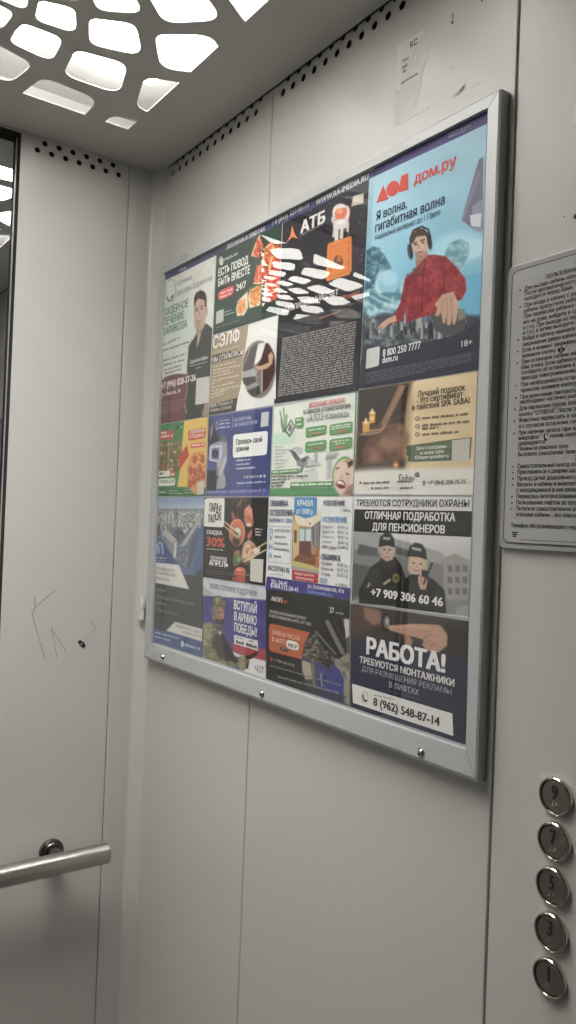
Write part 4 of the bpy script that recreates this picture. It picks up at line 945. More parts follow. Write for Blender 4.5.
for k in range(4): p.bars((92, 90, 88), 46, 660+k*14, (280, 400, 300, 200)[k], 684+k*12+(14 if k == 1 else 0), 6, 5+k)
p.begin('outline').zoom(*L7)
ro = round_rect(54, 530, 252, 652, 40, 5)
for k in range(len(ro)):
    a, b = ro[k], ro[(k+1) % len(ro)]; sk = lambda q: (q[0], q[1]+(q[0]-150)*.09-8)
    a, b = sk(a), sk(b); ca = sk((153, 591)); f_ = lambda q: (ca[0]+(q[0]-ca[0])*.975, ca[1]+(q[1]-ca[1])*.955)
    p.poly((84, 82, 80), a, b, f_(b), f_(a)); p.d -= p.STEP
p.step()
p.begin('blank_panel').rrect((186, 184, 177), (416, 566), (522, 570), (514, 764), (412, 748), .08).end()

# ------------------------------------------------------------------ 12 army, tricolour
p = Print('advertising_poster', 'violet army poster with a camouflaged soldier holding a rifle', 'poster',
          [(202.4, 577.4), (266.0, 587.4), (265.6, 678.6), (201.8, 656.8)], (70, 66, 128), group=PG)
c = p.begin('photo').zoom(*L8).canvas()
c.fill((72, 66, 132)).P([(20, 0), (560, 80), (548, 200), (120, 170), (20, 160)], (184, 188, 192), 6).N(8, .02, 61)
c.P([(20, 70), (80, 120), (130, 160), (30, 165)], (150, 154, 160), 10, .7).P([(270, 540), (340, 560), (550, 600), (548, 690), (440, 670), (280, 610)], (168, 62, 66), 6).P([(270, 610), (340, 640), (430, 660), (548, 690), (548, 850), (380, 800), (360, 760), (290, 680)], (206, 204, 200), 6)
camo = ((98, 96, 74), (140, 134, 104))
c.T([(40, 390), (90, 370), (130, 400), (150, 430), (190, 470), (240, 560), (280, 640), (330, 660), (330, 740), (200, 720), (35, 660)], *camo, .06, 62)
c.T([(44, 400), (100, 380), (118, 430), (100, 500), (60, 600), (40, 560)], (124, 118, 88), (160, 152, 118), .06, 63).P([(130, 470), (200, 470), (250, 600), (230, 690), (120, 640), (110, 540)], (72, 72, 66), 8).T([(50, 560), (140, 600), (160, 670), (60, 660)], (104, 100, 76), (142, 134, 102), .06, 64)
c.P([(126, 280), (150, 250), (200, 262), (212, 310), (206, 360), (180, 395), (140, 380)], (140, 108, 92)).E(186, 300, 20, 30, (170, 132, 110), 0, 8, .8).P([(140, 345), (170, 360), (208, 350), (200, 400), (160, 400), (140, 380)], (74, 60, 52), 4).L([(165, 298), (200, 300)], 6, (70, 54, 48)).L([(196, 305), (204, 340)], 4, (190, 150, 128))
c.T([(110, 280), (112, 200), (140, 165), (180, 165), (210, 200), (226, 240), (218, 270), (160, 250), (135, 290), (130, 370), (112, 350)], (92, 90, 70), (132, 126, 98), .06, 65).L([(118, 250), (170, 236), (224, 262)], 7, (78, 76, 60)).E(152, 200, 20, 14, (150, 144, 116), -10, 6, .6)
c.T([(140, 390), (200, 400), (190, 470), (150, 440)], (80, 80, 62), (120, 114, 88), .06, 66).E(176, 462, 10, 14, (190, 188, 180))
# rifle and glove
c.P([(190, 480), (204, 478), (300, 660), (420, 640), (470, 610), (480, 630), (430, 670), (330, 700), (250, 720), (220, 690)], (48, 46, 46)).T([(320, 660), (370, 640), (400, 690), (380, 760), (340, 760), (315, 710)], (110, 104, 80), (150, 140, 108), .07, 67).P([(395, 690), (412, 680), (400, 750), (380, 748)], (46, 44, 44)).P([(230, 690), (280, 690), (300, 730), (250, 720)], (120, 112, 88))
c.done()
p.begin('lettering').text((92, 94, 106), 'ВАЛИМ, ПОМОЖЕМ, ПОДДЕРЖИМ!', 96, 108, 470, 172, 40, .018, 0)
p.text((204, 204, 202), 'ВСТУПАЙ', 286, 272, 470, 308, 68, .035).text((204, 204, 202), 'В АРМИЮ', 288, 362, 468, 400, 66, .035).text((204, 204, 202), 'ПОБЕДЫ!', 288, 448, 470, 494, 66, .035)
p.begin('white_badge').poly((204, 204, 200), (288, 478), (480, 526), (478, 606), (290, 550))
p.begin('caption').bars((104, 102, 110), 306, 506, 356, 516, 12, 1).bars((104, 102, 110), 410, 532, 446, 540, 12, 2).bars((78, 76, 84), 304, 546, 368, 562, 26, 3, .7).bars((78, 76, 84), 384, 568, 472, 592, 26, 4, .7)
p.text((74, 72, 76), '117', 474, 776, 522, 790, 56, .02).poly((74, 72, 76), (452, 728), (458, 726), (470, 756), (464, 762)).end()

# ------------------------------------------------------------------ 13 balconies, white price list
p = Print('advertising_poster', 'white balcony price list with a blue pennant and violet foot', 'poster',
          [(269.4, 496.9), (353.0, 496.6), (349.4, 599.0), (265.4, 588.0)], (206, 208, 204), group=PG)
c = p.begin('photo').zoom(*N1).canvas([(186, 130), (358, 130), (345, 510), (178, 480)])
c.fill((160, 132, 96)).P([(196, 130), (358, 130), (356, 185), (300, 225), (215, 215), (200, 180)], (206, 196, 170)).P([(300, 225), (358, 180), (350, 350), (335, 370), (305, 330)], (110, 104, 108)).L([(326, 215), (322, 340)], 6, (160, 156, 156)).L([(340, 205), (338, 350)], 4, (150, 146, 148))
c.P([(228, 235), (298, 238), (296, 340), (226, 330)], (176, 196, 206)).L([(262, 236), (260, 335)], 6, (104, 92, 84)).P([(228, 310), (296, 310), (300, 400), (222, 400)], (110, 70, 66)).P([(186, 180), (226, 215), (222, 410), (186, 430)], (196, 170, 116)).P([(195, 240), (212, 250), (210, 320), (194, 320)], (110, 90, 70))
c.P([(215, 395), (340, 390), (345, 470), (185, 430)], (124, 78, 52)).L([(230, 430), (330, 410)], 5, (150, 100, 66)).P([(182, 425), (345, 468), (344, 512), (180, 480)], (190, 176, 104)).P([(182, 460), (342, 490), (340, 520), (180, 500)], (150, 150, 148)).T([(326, 350), (346, 345), (344, 470), (322, 470)], (150, 72, 52), (190, 120, 90), .12, 71).E(290, 204, 6, 5, (90, 80, 70))
c.done()
p.begin('pennant').poly((70, 132, 186), (196, 44), (334, 44), (332, 150), (300, 164), (264, 174), (230, 160), (194, 146))
p.begin('red_badge').poly((188, 56, 58), (182, 482), (342, 508), (338, 566), (180, 542))
p.begin('violet_foot').poly((66, 58, 128), (30, 524), (534, 596), (530, 664), (20, 601))
IN_ = (70, 62, 104); BL = (70, 136, 190)
p.begin('lettering').text((206, 216, 220), 'КРЫША', 214, 98, 310, 98, 36, .03).text((206, 216, 220), 'от 13000 р.', 208, 144, 312, 146, 32, .02)
p.text(IN_, 'ОБШИВКА', 50, 98, 158, 96, 32, .03).text(IN_, 'ОСТЕКЛЕНИЕ', 46, 154, 184, 156, 34, .03).text((80, 96, 140), 'БАЛКОНЫ', 44, 192, 110, 194, 22, .02).text(BL, 'ЗА 1 ДЕНЬ', 114, 194, 182, 198, 22, .02)
for k, (s_, x, y) in enumerate((('О', 48, 264), ('К', 48, 304), ('Н', 44, 358), ('А', 42, 410))): p.text(BL, s_, x, y, x+18, y+1, 30, .01)
for k, (s_, x, y, w_) in enumerate((('ПЛАСТИКОВЫЕ', 78, 252, 92), ('Деревянные', 76, 288, 68), ('Алюминиевые', 74, 328, 80), ('Входные группы', 72, 364, 90), ('Дачные', 72, 408, 42))): p.text((104, 104, 118), s_, x, y, x+w_, y+w_*.06, 15)
p.text(IN_, 'РАССРОЧКА 0%', 36, 488, 166, 500, 28, .02).bars((140, 140, 144), 50, 512, 128, 518, 5, 2).bars((140, 140, 144), 50, 528, 118, 534, 5, 3)
for a, b, c_, d in (((40, 212), (180, 222), (180, 225), (40, 215)), ((38, 430), (168, 446), (168, 449), (38, 433)), ((40, 212), (43, 212), (40, 432), (37, 432)), ((177, 222), (180, 222), (170, 448), (167, 448))): p.poly((150, 176, 196), a, b, c_, d)
p.text(IN_, 'УТЕПЛЕНИЕ', 370, 94, 502, 96, 30, .03).text((100, 96, 110), '1 000 р.', 480, 130, 536, 132, 18, .01).text(BL, 'ОСТЕКЛЕНИЕ', 364, 192, 516, 196, 30, .03)
for k, (s_, v_) in enumerate((('Хрущёвка', '65-70 т.р.'), ('Балкон 3 м', '30-35 т.р.'), ('Балкон 6 м', '90-95 т.р.'), ('Застолье', '55-60 т.р.'), ('ПВХ окно', '12 000 р.'))):
    y = 228+k*31; p.text((96, 94, 104), s_, 362, y, 362+(66, 74, 74, 56, 88)[k], y+4, 17, .02 if k == 4 else 0).text((96, 94, 104), v_, 458, y+4, 524, y+9, 18, .02 if k == 4 else .01)
p.text(IN_, 'ОБШИВКА', 358, 422, 474, 428, 32, .03)
for k, (s_, v_) in enumerate((('Хрущёвка', '35-40 т.р.'), ('Балкон 6 м', '70-75 т.р.'), ('Застолье', '50-55 т.р.'))):
    y = 450+k*32; p.text((96, 94, 104), s_, 358, y, 358+(66, 72, 54)[k], y+8, 17).text((96, 94, 104), v_, 454, y+8, 520, y+18, 18, .01)
p.text(BL, 'ПОЛ', 352, 562, 394, 566, 28, .02).text((96, 94, 104), 'от 4 000 р.', 444, 578, 516, 590, 18, .01)
p.text((214, 190, 186), 'Найдете дешевле -', 196, 510, 324, 528, 16, .02).text((214, 190, 186), 'вернем разницу!', 204, 534, 314, 554, 16, .02)
p.text((206, 204, 214), '251-24-41', 54, 568, 152, 580, 26, .025).text((206, 204, 214), '8-904-712-24-41', 52, 594, 218, 616, 26, .025).text((206, 204, 214), 'ул. Космонавтов, 47а', 276, 596, 496, 622, 24, .02).text((110, 150, 206), 'balkonsam.ru', 276, 626, 424, 646, 24, .02).end()

# ------------------------------------------------------------------ 14 gearbox service, dark with orange tab
p = Print('advertising_poster', 'dark gearbox repair poster with an orange tab and blue uniform', 'poster',
          [(265.9, 588.6), (349.2, 600.4), (349.6, 706.4), (266.4, 678.8)], (52, 52, 50), group=PG)
c = p.begin('photo').zoom(*N2).canvas()
c.fill((52, 52, 50)).N(6, .012, 81).L([(150, 240), (330, 140)], 4, (84, 84, 82), .6)
c.P([(250, 430), (260, 360), (330, 280), (470, 200), (530, 195), (545, 720), (330, 680), (280, 600), (250, 500)], (86, 82, 74), 6)
c.P([(500, 200), (530, 205), (530, 300), (500, 330)], (186, 184, 176)).P([(440, 430), (545, 400), (545, 720), (480, 690)], (136, 130, 112), 6).T([(480, 450), (540, 440), (540, 560), (490, 560)], (150, 140, 118), (96, 92, 84), .04, 82)
c.P([(330, 270), (400, 215), (480, 196), (505, 260), (515, 400), (470, 440), (420, 430), (340, 380)], (44, 42, 42)).L([(400, 220), (490, 400)], 26, (112, 110, 106)).L([(330, 275), (450, 410)], 12, (104, 102, 98)).L([(440, 215), (500, 330)], 9, (66, 64, 62)).T([(255, 350), (330, 290), (380, 390), (330, 440), (250, 420)], (56, 54, 52), (130, 124, 112), .07, 83).T([(330, 380), (440, 400), (440, 480), (350, 470)], (50, 48, 46), (110, 104, 94), .07, 84)
c.P([(248, 450), (300, 450), (310, 560), (270, 560), (252, 510)], (164, 158, 140), 4).L([(312, 440), (320, 600)], 14, (120, 116, 104)).P([(340, 450), (372, 470), (385, 520), (430, 470), (470, 500), (498, 560), (496, 700), (350, 660), (335, 560)], (60, 66, 132)).T([(350, 470), (400, 560), (380, 650), (345, 640)], (52, 56, 116), (76, 82, 150), .05, 85).L([(362, 530), (368, 600)], 8, (150, 150, 160)).L([(250, 440), (310, 460)], 12, (70, 70, 120)).P([(370, 440), (420, 440), (412, 500), (385, 480)], (56, 48, 46), 4)
c.P([(38, 490), (250, 530), (250, 640), (38, 570)], (48, 48, 46), 6).P([(60, 530), (330, 610), (510, 660), (500, 700), (60, 570)], (60, 60, 58), 10, .6)
c.done()
p.begin('orange_tab').poly((182, 92, 58), (60, 232), (74, 230), (298, 282), (262, 350), (246, 442), (66, 394), (54, 380), (54, 246))
p.begin('price_badge').rrect((212, 208, 200), (156, 322), (230, 342), (230, 394), (154, 372), .45).begin('price_badge').rrect((40, 38, 36), (118, 366), (168, 380), (168, 400), (118, 386), .45)
p.begin('logo').rrect((84, 46, 44), (60, 52), (170, 72), (168, 122), (62, 100), .5).rrect((54, 50, 48), (64, 58), (166, 77), (164, 116), (66, 96), .5)
p.begin('lettering').text((204, 200, 196), 'АКПП', 66, 92, 130, 104, 24, .03).text((190, 70, 60), 'арт', 132, 104, 168, 110, 20, .02).text((206, 204, 200), '27', 412, 162, 440, 168, 32, .02).text((170, 168, 164), 'января', 448, 168, 496, 178, 14)
p.text((180, 178, 172), 'ПРОФЕССИОНАЛЬНЫЙ РЕМОНТ', 58, 164, 276, 208, 16).text((180, 178, 172), 'И ОБСЛУЖИВАНИЕ АКПП, CVT, DSG', 56, 188, 302, 242, 16)
p.text((222, 186, 166), 'ЗАМЕНА МАСЛА', 70, 294, 236, 330, 26, .01).text((222, 186, 166), 'В АКПП', 72, 334, 146, 352, 26, .01).text((70, 64, 60), '990 ₽', 164, 366, 220, 382, 24, .01).text((160, 150, 140), '2490 ₽', 124, 382, 162, 393, 12)
p.ell((176, 62, 54), 68, 441, 9, 13, 18).text((160, 158, 154), '+7 939 635 04 33', 84, 452, 204, 486, 15).bars((128, 126, 120), 60, 482, 480, 600, 10, 5).bars((134, 132, 126), 104, 548, 470, 648, 12, 6).end()

# ------------------------------------------------------------------ 15 guards
p = Print('advertising_poster', 'black and white security poster with two guards in caps', 'poster',
          [(353.9, 497.0), (472.2, 497.3), (468.3, 618.4), (351.6, 602.0)], (206, 206, 202), group=PG)
c = p.begin('photo').zoom(*N3).canvas([(36, 176), (540, 200), (527, 540), (28, 478)])
c.fill((176, 176, 174)).G((300, 200), (300, 520), (196, 196, 194), (140, 140, 138))
c.P([(30, 190), (120, 180), (330, 250), (530, 340), (540, 460), (30, 470)], (120, 120, 118), 6).P([(36, 176), (110, 180), (330, 240), (420, 270), (420, 320), (330, 300), (40, 250)], (150, 150, 148), 5).P([(60, 230), (140, 250), (140, 285), (50, 275)], (86, 88, 88), 4).P([(215, 240), (280, 260), (278, 290), (215, 275)], (92, 92, 92), 4)
c.P([(420, 290), (470, 270), (530, 300), (532, 470), (420, 470)], (148, 146, 142), 4)
for k in range(3):
    for j in range(3): c.P([(438+k*32, 320+j*48), (458+k*32, 324+j*48), (458+k*32, 352+j*48), (438+k*32, 348+j*48)], (110, 110, 108))
c.P([(30, 310), (120, 330), (110, 420), (26, 470)], (84, 84, 84), 6).P([(420, 470), (530, 470), (528, 545), (420, 530)], (128, 128, 126), 8).P([(480, 500), (530, 490), (528, 545), (470, 535)], (150, 150, 148), 6)
# man
BK = (40, 40, 40)
c.P([(110, 330), (150, 300), (170, 290), (215, 285), (245, 330), (260, 380), (260, 500), (60, 482), (58, 430)], BK).P([(110, 340), (150, 310), (140, 400), (80, 430)], (54, 54, 54), 8).P([(150, 290), (165, 330), (190, 345), (215, 320), (212, 285)], (52, 52, 52)).L([(152, 330), (152, 470)], 3, (62, 62, 62))
c.P([(148, 240), (156, 290), (178, 306), (204, 296), (214, 250), (210, 230)], (176, 148, 130)).E(182, 258, 24, 34, (190, 164, 146), 0, 10, .8).P([(202, 232), (214, 236), (212, 272), (204, 280)], (168, 164, 158)).P([(144, 232), (150, 200), (170, 182), (196, 186), (210, 210), (212, 240), (180, 234), (150, 240)], (46, 46, 46)).L([(146, 240), (180, 233), (212, 242)], 6, (30, 30, 30))
c.P([(162, 200), (194, 202), (192, 214), (162, 211)], (150, 150, 148)).E(168, 254, 5, 3, (70, 54, 46)).E(190, 256, 5, 3, (70, 54, 46)).P([(178, 258), (174, 274), (186, 274)], (160, 126, 108)).L([(168, 286), (192, 287)], 4, (134, 92, 80))
c.E(218, 376, 15, 20, (130, 116, 60), 0).E(218, 376, 8, 11, (70, 66, 50)).L([(168, 400), (190, 384)], 12, (150, 140, 124)).L([(98, 412), (104, 400)], 9, (160, 134, 116))
# woman
c.P([(245, 390), (280, 360), (340, 360), (380, 385), (425, 430), (432, 540), (215, 515), (220, 440)], (38, 38, 39)).P([(380, 390), (420, 430), (430, 530), (390, 520)], (50, 50, 50), 8)
c.P([(268, 310), (276, 270), (330, 270), (352, 300), (350, 345), (330, 360), (280, 358), (266, 340)], (176, 160, 132)).P([(276, 300), (280, 285), (336, 290), (340, 320), (326, 352), (302, 362), (282, 345)], (190, 158, 138)).E(312, 318, 18, 24, (204, 174, 154), 0, 8, .7)
c.P([(268, 275), (276, 240), (300, 224), (330, 232), (346, 258), (348, 292), (312, 282), (276, 282)], (44, 44, 44)).L([(270, 280), (312, 282), (348, 294)], 6, (28, 28, 28)).P([(286, 242), (326, 250), (325, 262), (286, 254)], (156, 156, 154))
c.E(294, 312, 5, 3, (66, 50, 44)).E(322, 316, 5, 3, (66, 50, 44)).P([(306, 316), (302, 330), (313, 331)], (170, 134, 116)).L([(294, 341), (318, 344)], 4, (150, 88, 80))
c.P([(312, 370), (330, 345), (348, 350), (352, 390), (345, 425), (322, 425), (312, 395)], (186, 150, 130)).L([(330, 356), (326, 400)], 3, (146, 108, 92)).L([(342, 358), (340, 400)], 3, (146, 108, 92)).L([(336, 400), (372, 312)], 7, (30, 30, 30)).P([(328, 340), (352, 345), (348, 375), (326, 368)], (34, 34, 34))
c.done()
p.begin('black_band').poly((38, 38, 38), (40, 82), (541, 90), (538, 201), (36, 177))
p.begin('lettering').text((58, 58, 58), 'ТРЕБУЮТСЯ СОТРУДНИКИ ОХРАНЫ', 48, 68, 530, 72, 26, .02).text((206, 206, 204), 'ОТЛИЧНАЯ ПОДРАБОТКА', 84, 122, 470, 134, 30, .035).text((206, 206, 204), 'ДЛЯ ПЕНСИОНЕРОВ', 116, 172, 426, 184, 30, .035)
p.text((212, 212, 208), '+7 909 306 60 46', 110, 452, 418, 496, 34, .035)
p.end()

# ------------------------------------------------------------------ 16 fitters wanted
p = Print('advertising_poster', 'navy job poster with a pointing hand and large white heading', 'poster',
          [(350.2, 603.6), (468.0, 621.2), (465.2, 744.6), (350.4, 706.8)], (46, 45, 68), group=PG)
c = p.begin('photo').zoom(*N4).canvas()
c.fill((47, 46, 70)).P([(10, 20), (540, 100), (540, 270), (430, 250), (300, 200), (20, 190)], (64, 58, 56), 14).P([(22, 36), (80, 50), (150, 60), (150, 130), (30, 180)], (82, 64, 56), 10)
c.P([(80, 52), (150, 66), (158, 120), (120, 130), (84, 100)], (136, 100, 84), 6).E(176, 120, 23, 40, (38, 36, 38)).E(178, 116, 14, 28, (104, 98, 94)).E(180, 112, 7, 16, (170, 162, 152))
c.P([(186, 130), (230, 128), (300, 122), (360, 125), (410, 128), (438, 165), (436, 215), (400, 245), (355, 240), (330, 215), (335, 190), (300, 180), (250, 168), (190, 150)], (178, 134, 110)).P([(250, 170), (275, 170), (290, 200), (280, 220), (255, 210)], (154, 110, 90)).L([(190, 137), (290, 134), (360, 140)], 12, (196, 152, 126), .8, 6).L([(338, 180), (372, 170), (400, 180)], 5, (136, 94, 76), .8).L([(335, 205), (370, 195)], 5, (136, 94, 76), .8).E(395, 180, 30, 40, (190, 146, 122), 20, 16, .6).L([(360, 215), (390, 205)], 5, (140, 98, 80), .7)
c.P([(405, 125), (440, 130), (530, 150), (530, 270), (445, 240), (440, 170)], (50, 46, 46), 8)
c.done()
p.begin('white_band').poly((208, 208, 202), (30, 378), (458, 506), (462, 602), (34, 460))
p.begin('lettering').text((214, 214, 210), 'РАБОТА!', 90, 250, 428, 330, 68, .05).text((204, 204, 202), 'ТРЕБУЮТСЯ МОНТАЖНИКИ', 62, 286, 466, 392, 26, .035).text((150, 148, 160), 'ДЛЯ РАЗМЕЩЕНИЯ РЕКЛАМЫ', 72, 326, 454, 424, 22, .012).text((164, 162, 174), 'В ЛИФТАХ', 188, 393, 314, 429, 24, .012)
p.text((52, 50, 56), '8 (962) 548-87-14', 120, 470, 404, 560, 34, .035).bars((120, 118, 120), 122, 428, 216, 450, 5, 3).bars((100, 98, 112), 190, 412, 312, 446, 4, 4)
p.ell((70, 68, 72), 84, 436, 15, 23, 28, .9).poly((70, 68, 72), (74, 426), (80, 424), (82, 434), (80, 440), (88, 448), (94, 446), (96, 454), (90, 458), (80, 452), (74, 440)).end()
# ------------------------------------------------------------------ rules placard beside the frame
PY0, PY1, PZ0, PZ1 = -1.122, -0.9045, 1.3780, 1.6895
PO = (0, (PY0+PY1)/2, PZ0)
t = thing('rules_placard', 'grey printed rules placard above the column of floor buttons', 'placard', PO)
mb = MB(PO)
ro = round_rect(PY0, PZ0, PY1, PZ1, .006)
mb.prism(ro, r3, .0004, .0042); mb.build('rim', M_CLEAREDGE, t, bevel=.0012)
mb = MB(PO); ri = round_rect(PY0+.0055, PZ0+.0065, PY1-.0055, PZ1-.0065, .008); mb.prism(ri, r3, .0043, .0048); mb.build('plate', M_GREYPLATE, t)
mb = MB(PO); e = .0009
mb.sheet(round_rect(PY0+.0056, PZ0+.0066, PY1-.0056, PZ1-.0066, .0079), [round_rect(PY0+.0056+e, PZ0+.0066+e, PY1-.0056-e, PZ1-.0066-e, .007)], r3, .00484, .00490)
mb.build('border_line', M_INK, t)
def wall_text(mb, body, y, z, cap, sx, d, bold=0.0):
    V, F = glyphs(body, bold); k = cap/CAPH
    mb.add([(-d-v[2], y-(v[0]-0.0)*k*sx, z+v[1]*k) for v in V], F)
    return V[:, 0].max()*k*sx
M5 = (500, 240, 6.395); M6 = (500, 390, 6.026)
RULES = [
 (M5, 292, 250, 'ПОЛЬЗОВАНИЕ ЛИФТОМ', 0), (M5, 155, 325, 'Для вызова кабины нажмите кнопку вызова.', 1), (M5, 155, 358, 'После автоматического открывания дверей кабина', 0), (M5, 155, 390, 'находится перед Вами.', 0),
 (M5, 155, 432, 'При входе в кабину с ребенком первым в двери', 1), (M5, 150, 468, 'кабины пропустите ребенка.', 0), (M5, 150, 502, 'При перевозке ребенка в коляске возьмите', 0), (M5, 148, 540, 'его на руки, войдите в кабину (с санками', 0),
 (M5, 148, 575, 'и т.п.). При выходе из лифта выйдите с ребенком', 0), (M5, 145, 608, 'и т.п.), а затем выходите из кабины.', 0), (M5, 143, 645, 'Войдя в кабину нажмите кнопку этажа. После', 1), (M5, 143, 682, 'закрывания двери кабины лифт поедет.', 0),
 (M5, 140, 720, 'Если в момент закрывания нужно открыть двери,', 1), (M5, 140, 755, 'нажмите кнопку "     " .', 0), (M5, 137, 793, 'При остановке кабины между этажами нажмите', 1), (M5, 135, 828, 'Вам этажа. Если кабина не движется,', 0), (M5, 135, 862, 'сообщите об остановке в кабине и ждите', 0), (M5, 133, 897, 'прихода электромеханика.', 0),
 (M5, 131, 938, 'При необходимости остановки и отмены', 1), (M5, 131, 975, 'приказов нажмите кнопку "ОТМЕНА".', 0), (M5, 129, 1018, 'При включении светового сигнала', 1), (M6, 118, 85, 'необходимо частично разгрузить кабину.', 0), (M6, 115, 124, 'Для перевозки грузов, войдя в кабину, нажмите', 1),
 (M6, 113, 160, 'кнопку "ОТМЕНА". После этого', 0), (M6, 112, 196, 'Животных перевозить в наморднике', 1), (M6, 112, 231, 'и с согласия остальных пассажиров.', 0), (M6, 110, 270, 'При наличии запаха гари или дыма', 1), (M6, 110, 302, 'микрофон "    ", нажав кнопку', 0), (M6, 110, 334, 'запрещается.', 0), (M6, 108, 367, 'Покиньте опасную зону.', 0), (M6, 106, 401, 'Вызовите спасателей: телефон 112', 0),
 (M6, 103, 472, 'Самостоятельный выход из кабины.', 1), (M6, 103, 507, 'Прислоняться к дверям шахты и кабины.', 1), (M6, 102, 545, 'Проезд детей дошкольного возраста.', 1), (M6, 100, 581, 'Ввозить в кабину и вывозить коляски', 1), (M6, 98, 615, 'с находящимися в ней ребенком.', 0), (M6, 97, 652, 'Перевозка легковоспламеняющихся веществ.', 1), (M6, 96, 689, 'Пользование лифтом во время пожара.', 1), (M6, 94, 725, 'Пытаться самостоятельно выйти между', 1), (M6, 94, 761, 'этажами кабины - это опасно!', 0), (M6, 65, 826, 'Телефон обслуживающего персонала:', 0)]
mb = MB(PO); TD = .0050
ya, za = on_right(500+103/6.026, 390+472/6.026, TD); yb, zb = on_right(500+458/6.026, 390+455/6.026, TD)
Vw, _f = glyphs('Самостоятельный выход из'); CAPW = .00455
SX = (ya-yb)/(Vw[:, 0].max()*CAPW/CAPH)
for z_, x, y, body, bul in RULES:
    yy, zz = on_right(z_[0]+x/z_[2], z_[1]+y/z_[2], TD)
    while (lambda w: w > (yy-PY0-.010))(glyphs(body)[0][:, 0].max()*CAPW/CAPH*SX): body = body.rsplit(' ', 1)[0]
    wall_text(mb, body, yy, zz, CAPW, SX, TD, .012)
    if bul: mb.add([(-TD, yy+.0055+.0010*math.cos(k*math.pi/5), zz+.0018+.0010*math.sin(k*math.pi/5)) for k in range(10)], [tuple(range(10))])
mb.build('rules_text', M_INK, t, fix=False)
mb = MB(PO); y_, z_ = on_right(500+481/6.395, 240+156/6.395, TD); wall_text(mb, 'ПРАВИЛА', y_, z_, .0078, 1.0, TD, .03)
y_, z_ = on_right(500+451/6.026, 390+424/6.026, TD); wall_text(mb, 'ЗАПРЕЩАЕТСЯ', y_, z_, .0052, .9, TD, .03); mb.build('heading', M_INK, t, fix=False)
mb = MB(PO); y_, z_ = on_right(500+392/6.395, 240+703/6.395, TD)
for s in (1, -1):
    mb.add([(-TD, y_+s*.0006, z_+.0032), (-TD, y_+s*.0052, z_), (-TD, y_+s*.0006, z_-.0032), (-TD, y_+s*.0016, z_)], [(0, 1, 2, 3)])
    mb.add([(-TD, y_+s*.0002, z_+.0036), (-TD, y_+s*.0007, z_+.0036), (-TD, y_+s*.0007, z_-.0036), (-TD, y_+s*.0002, z_-.0036)], [(0, 1, 2, 3)])
mb.build('door_symbol', M_INK, t, fix=False)
mb = MB(PO); y_, z_ = on_right(500+273/6.026, 390+285/6.026, TD)
pts = [(-2.2, 3.6), (-.6, 4.0), (-.2, 2.2), (-1.0, 1.5), (-.4, -.4), (.9, -1.8), (2.0, -1.7), (2.8, -3.2), (1.4, -4.2), (-.8, -2.8), (-2.3, .2)]
mb.add([(-TD, y_-a*.001, z_+b*.001) for a, b in pts], [tuple(range(len(pts)))]); mb.build('telephone_symbol', M_INK, t, fix=False)
mb = MB(PO); y_, z_ = on_right(500+88/6.026, 390+872/6.026, TD)
for k in range(3):
    mb.add([(-TD, y_+.0045-.0007*k, z_+.003-.0022*k), (-TD, y_-.0045+.0007*k, z_+.003-.0022*k), (-TD, y_-.003+.0009*k, z_+.0016-.0022*k), (-TD, y_+.003-.0009*k, z_+.0016-.0022*k)], [(0, 1, 2, 3)])
y2, z2 = on_right(500+116/6.026, 390+900/6.026, TD); mb.add([(-TD, y2, z2), (-TD, PY0+.012, z2), (-TD, PY0+.012, z2-.0005), (-TD, y2, z2-.0005)], [(0, 1, 2, 3)])
mb.build('emblem', M_INK, t, fix=False)

# ------------------------------------------------------------------ floor buttons
BRAILLE = {'9': [(2,), (1,), ()], '1': 0}
DOTS = {'1': [(0, 0)], '3': [(0, 0), (1, 0)], '5': [(0, 0), (1, 1)], '7': [(0, 0), (0, 1), (1, 0), (1, 1)], '9': [(0, 1), (1, 0)]}
spots = [('9', 1.1302, 'topmost of the column'), ('7', 1.0847, 'between buttons 9 and 5'), ('5', 1.0391, 'in the middle of the column'), ('3', .9930, 'between buttons 5 and 1'), ('1', .9470, 'lowest of the column')]
for ch, z0, where in spots:
    y0 = -.9860; O = (0, y0, z0)
    t = thing('floor_button', 'round steel lift button marked %s, %s' % (ch, where), 'lift button', O, 'floor buttons')
    mb = MB(O)
    mb.lathe(O, (-1, 0, 0), [(.0003, .0194), (.0034, .0194), (.0048, .0189), (.0055, .0180), (.0054, .0171), (.0046, .0166), (.0012, .0164)], 56)
    mb.build('bezel', M_CHROME, t, True)
    mb = MB(O); mb.lathe(O, (-1, 0, 0), [(.0013, .0156), (.0034, .0156), (.0041, .0150), (.0042, .0100)], 48); mb.build('button_face', M_FACE, t, True)
    V, F = glyphs(ch, .02); k = .0140/CAPH; cxm = (V[:, 0].max()+V[:, 0].min())/2; n = len(V); sx = .72
    top = [(-.0049-v[2], y0-(v[0]-cxm)*k*sx, z0-.0026+v[1]*k) for v in V]; bot = [(-.0040, a[1], a[2]) for a in top]
    mb = MB(O); mb.add(top+bot, F)
    ed = {}
    for f in F:
        for i in range(len(f)):
            a, b = f[i-1], f[i]; ed[(a, b)] = ed.get((a, b), 0)+1
    for a, b in list(ed):
        if (b, a) not in ed: mb.f.append((a, b, b+n, a+n))
    mb.build('numeral', M_BLACK, t, fix=False)
    mb = MB(O)
    num = [(0, 1), (1, 1), (2, 0), (2, 1)]
    for cell_, off in ((num, 0), (DOTS[ch], 1)):
        for r_, c_ in cell_:
            yy = y0+.0032-off*.0050-c_*.0019; zz = z0-.0062-r_*.0019
            mb.lathe((-.0041, yy, zz), (-1, 0, 0), [(0, .0008), (.0006, .0007), (.0009, .0003)], 10)
    mb.build('braille', M_CHROME, t, True)

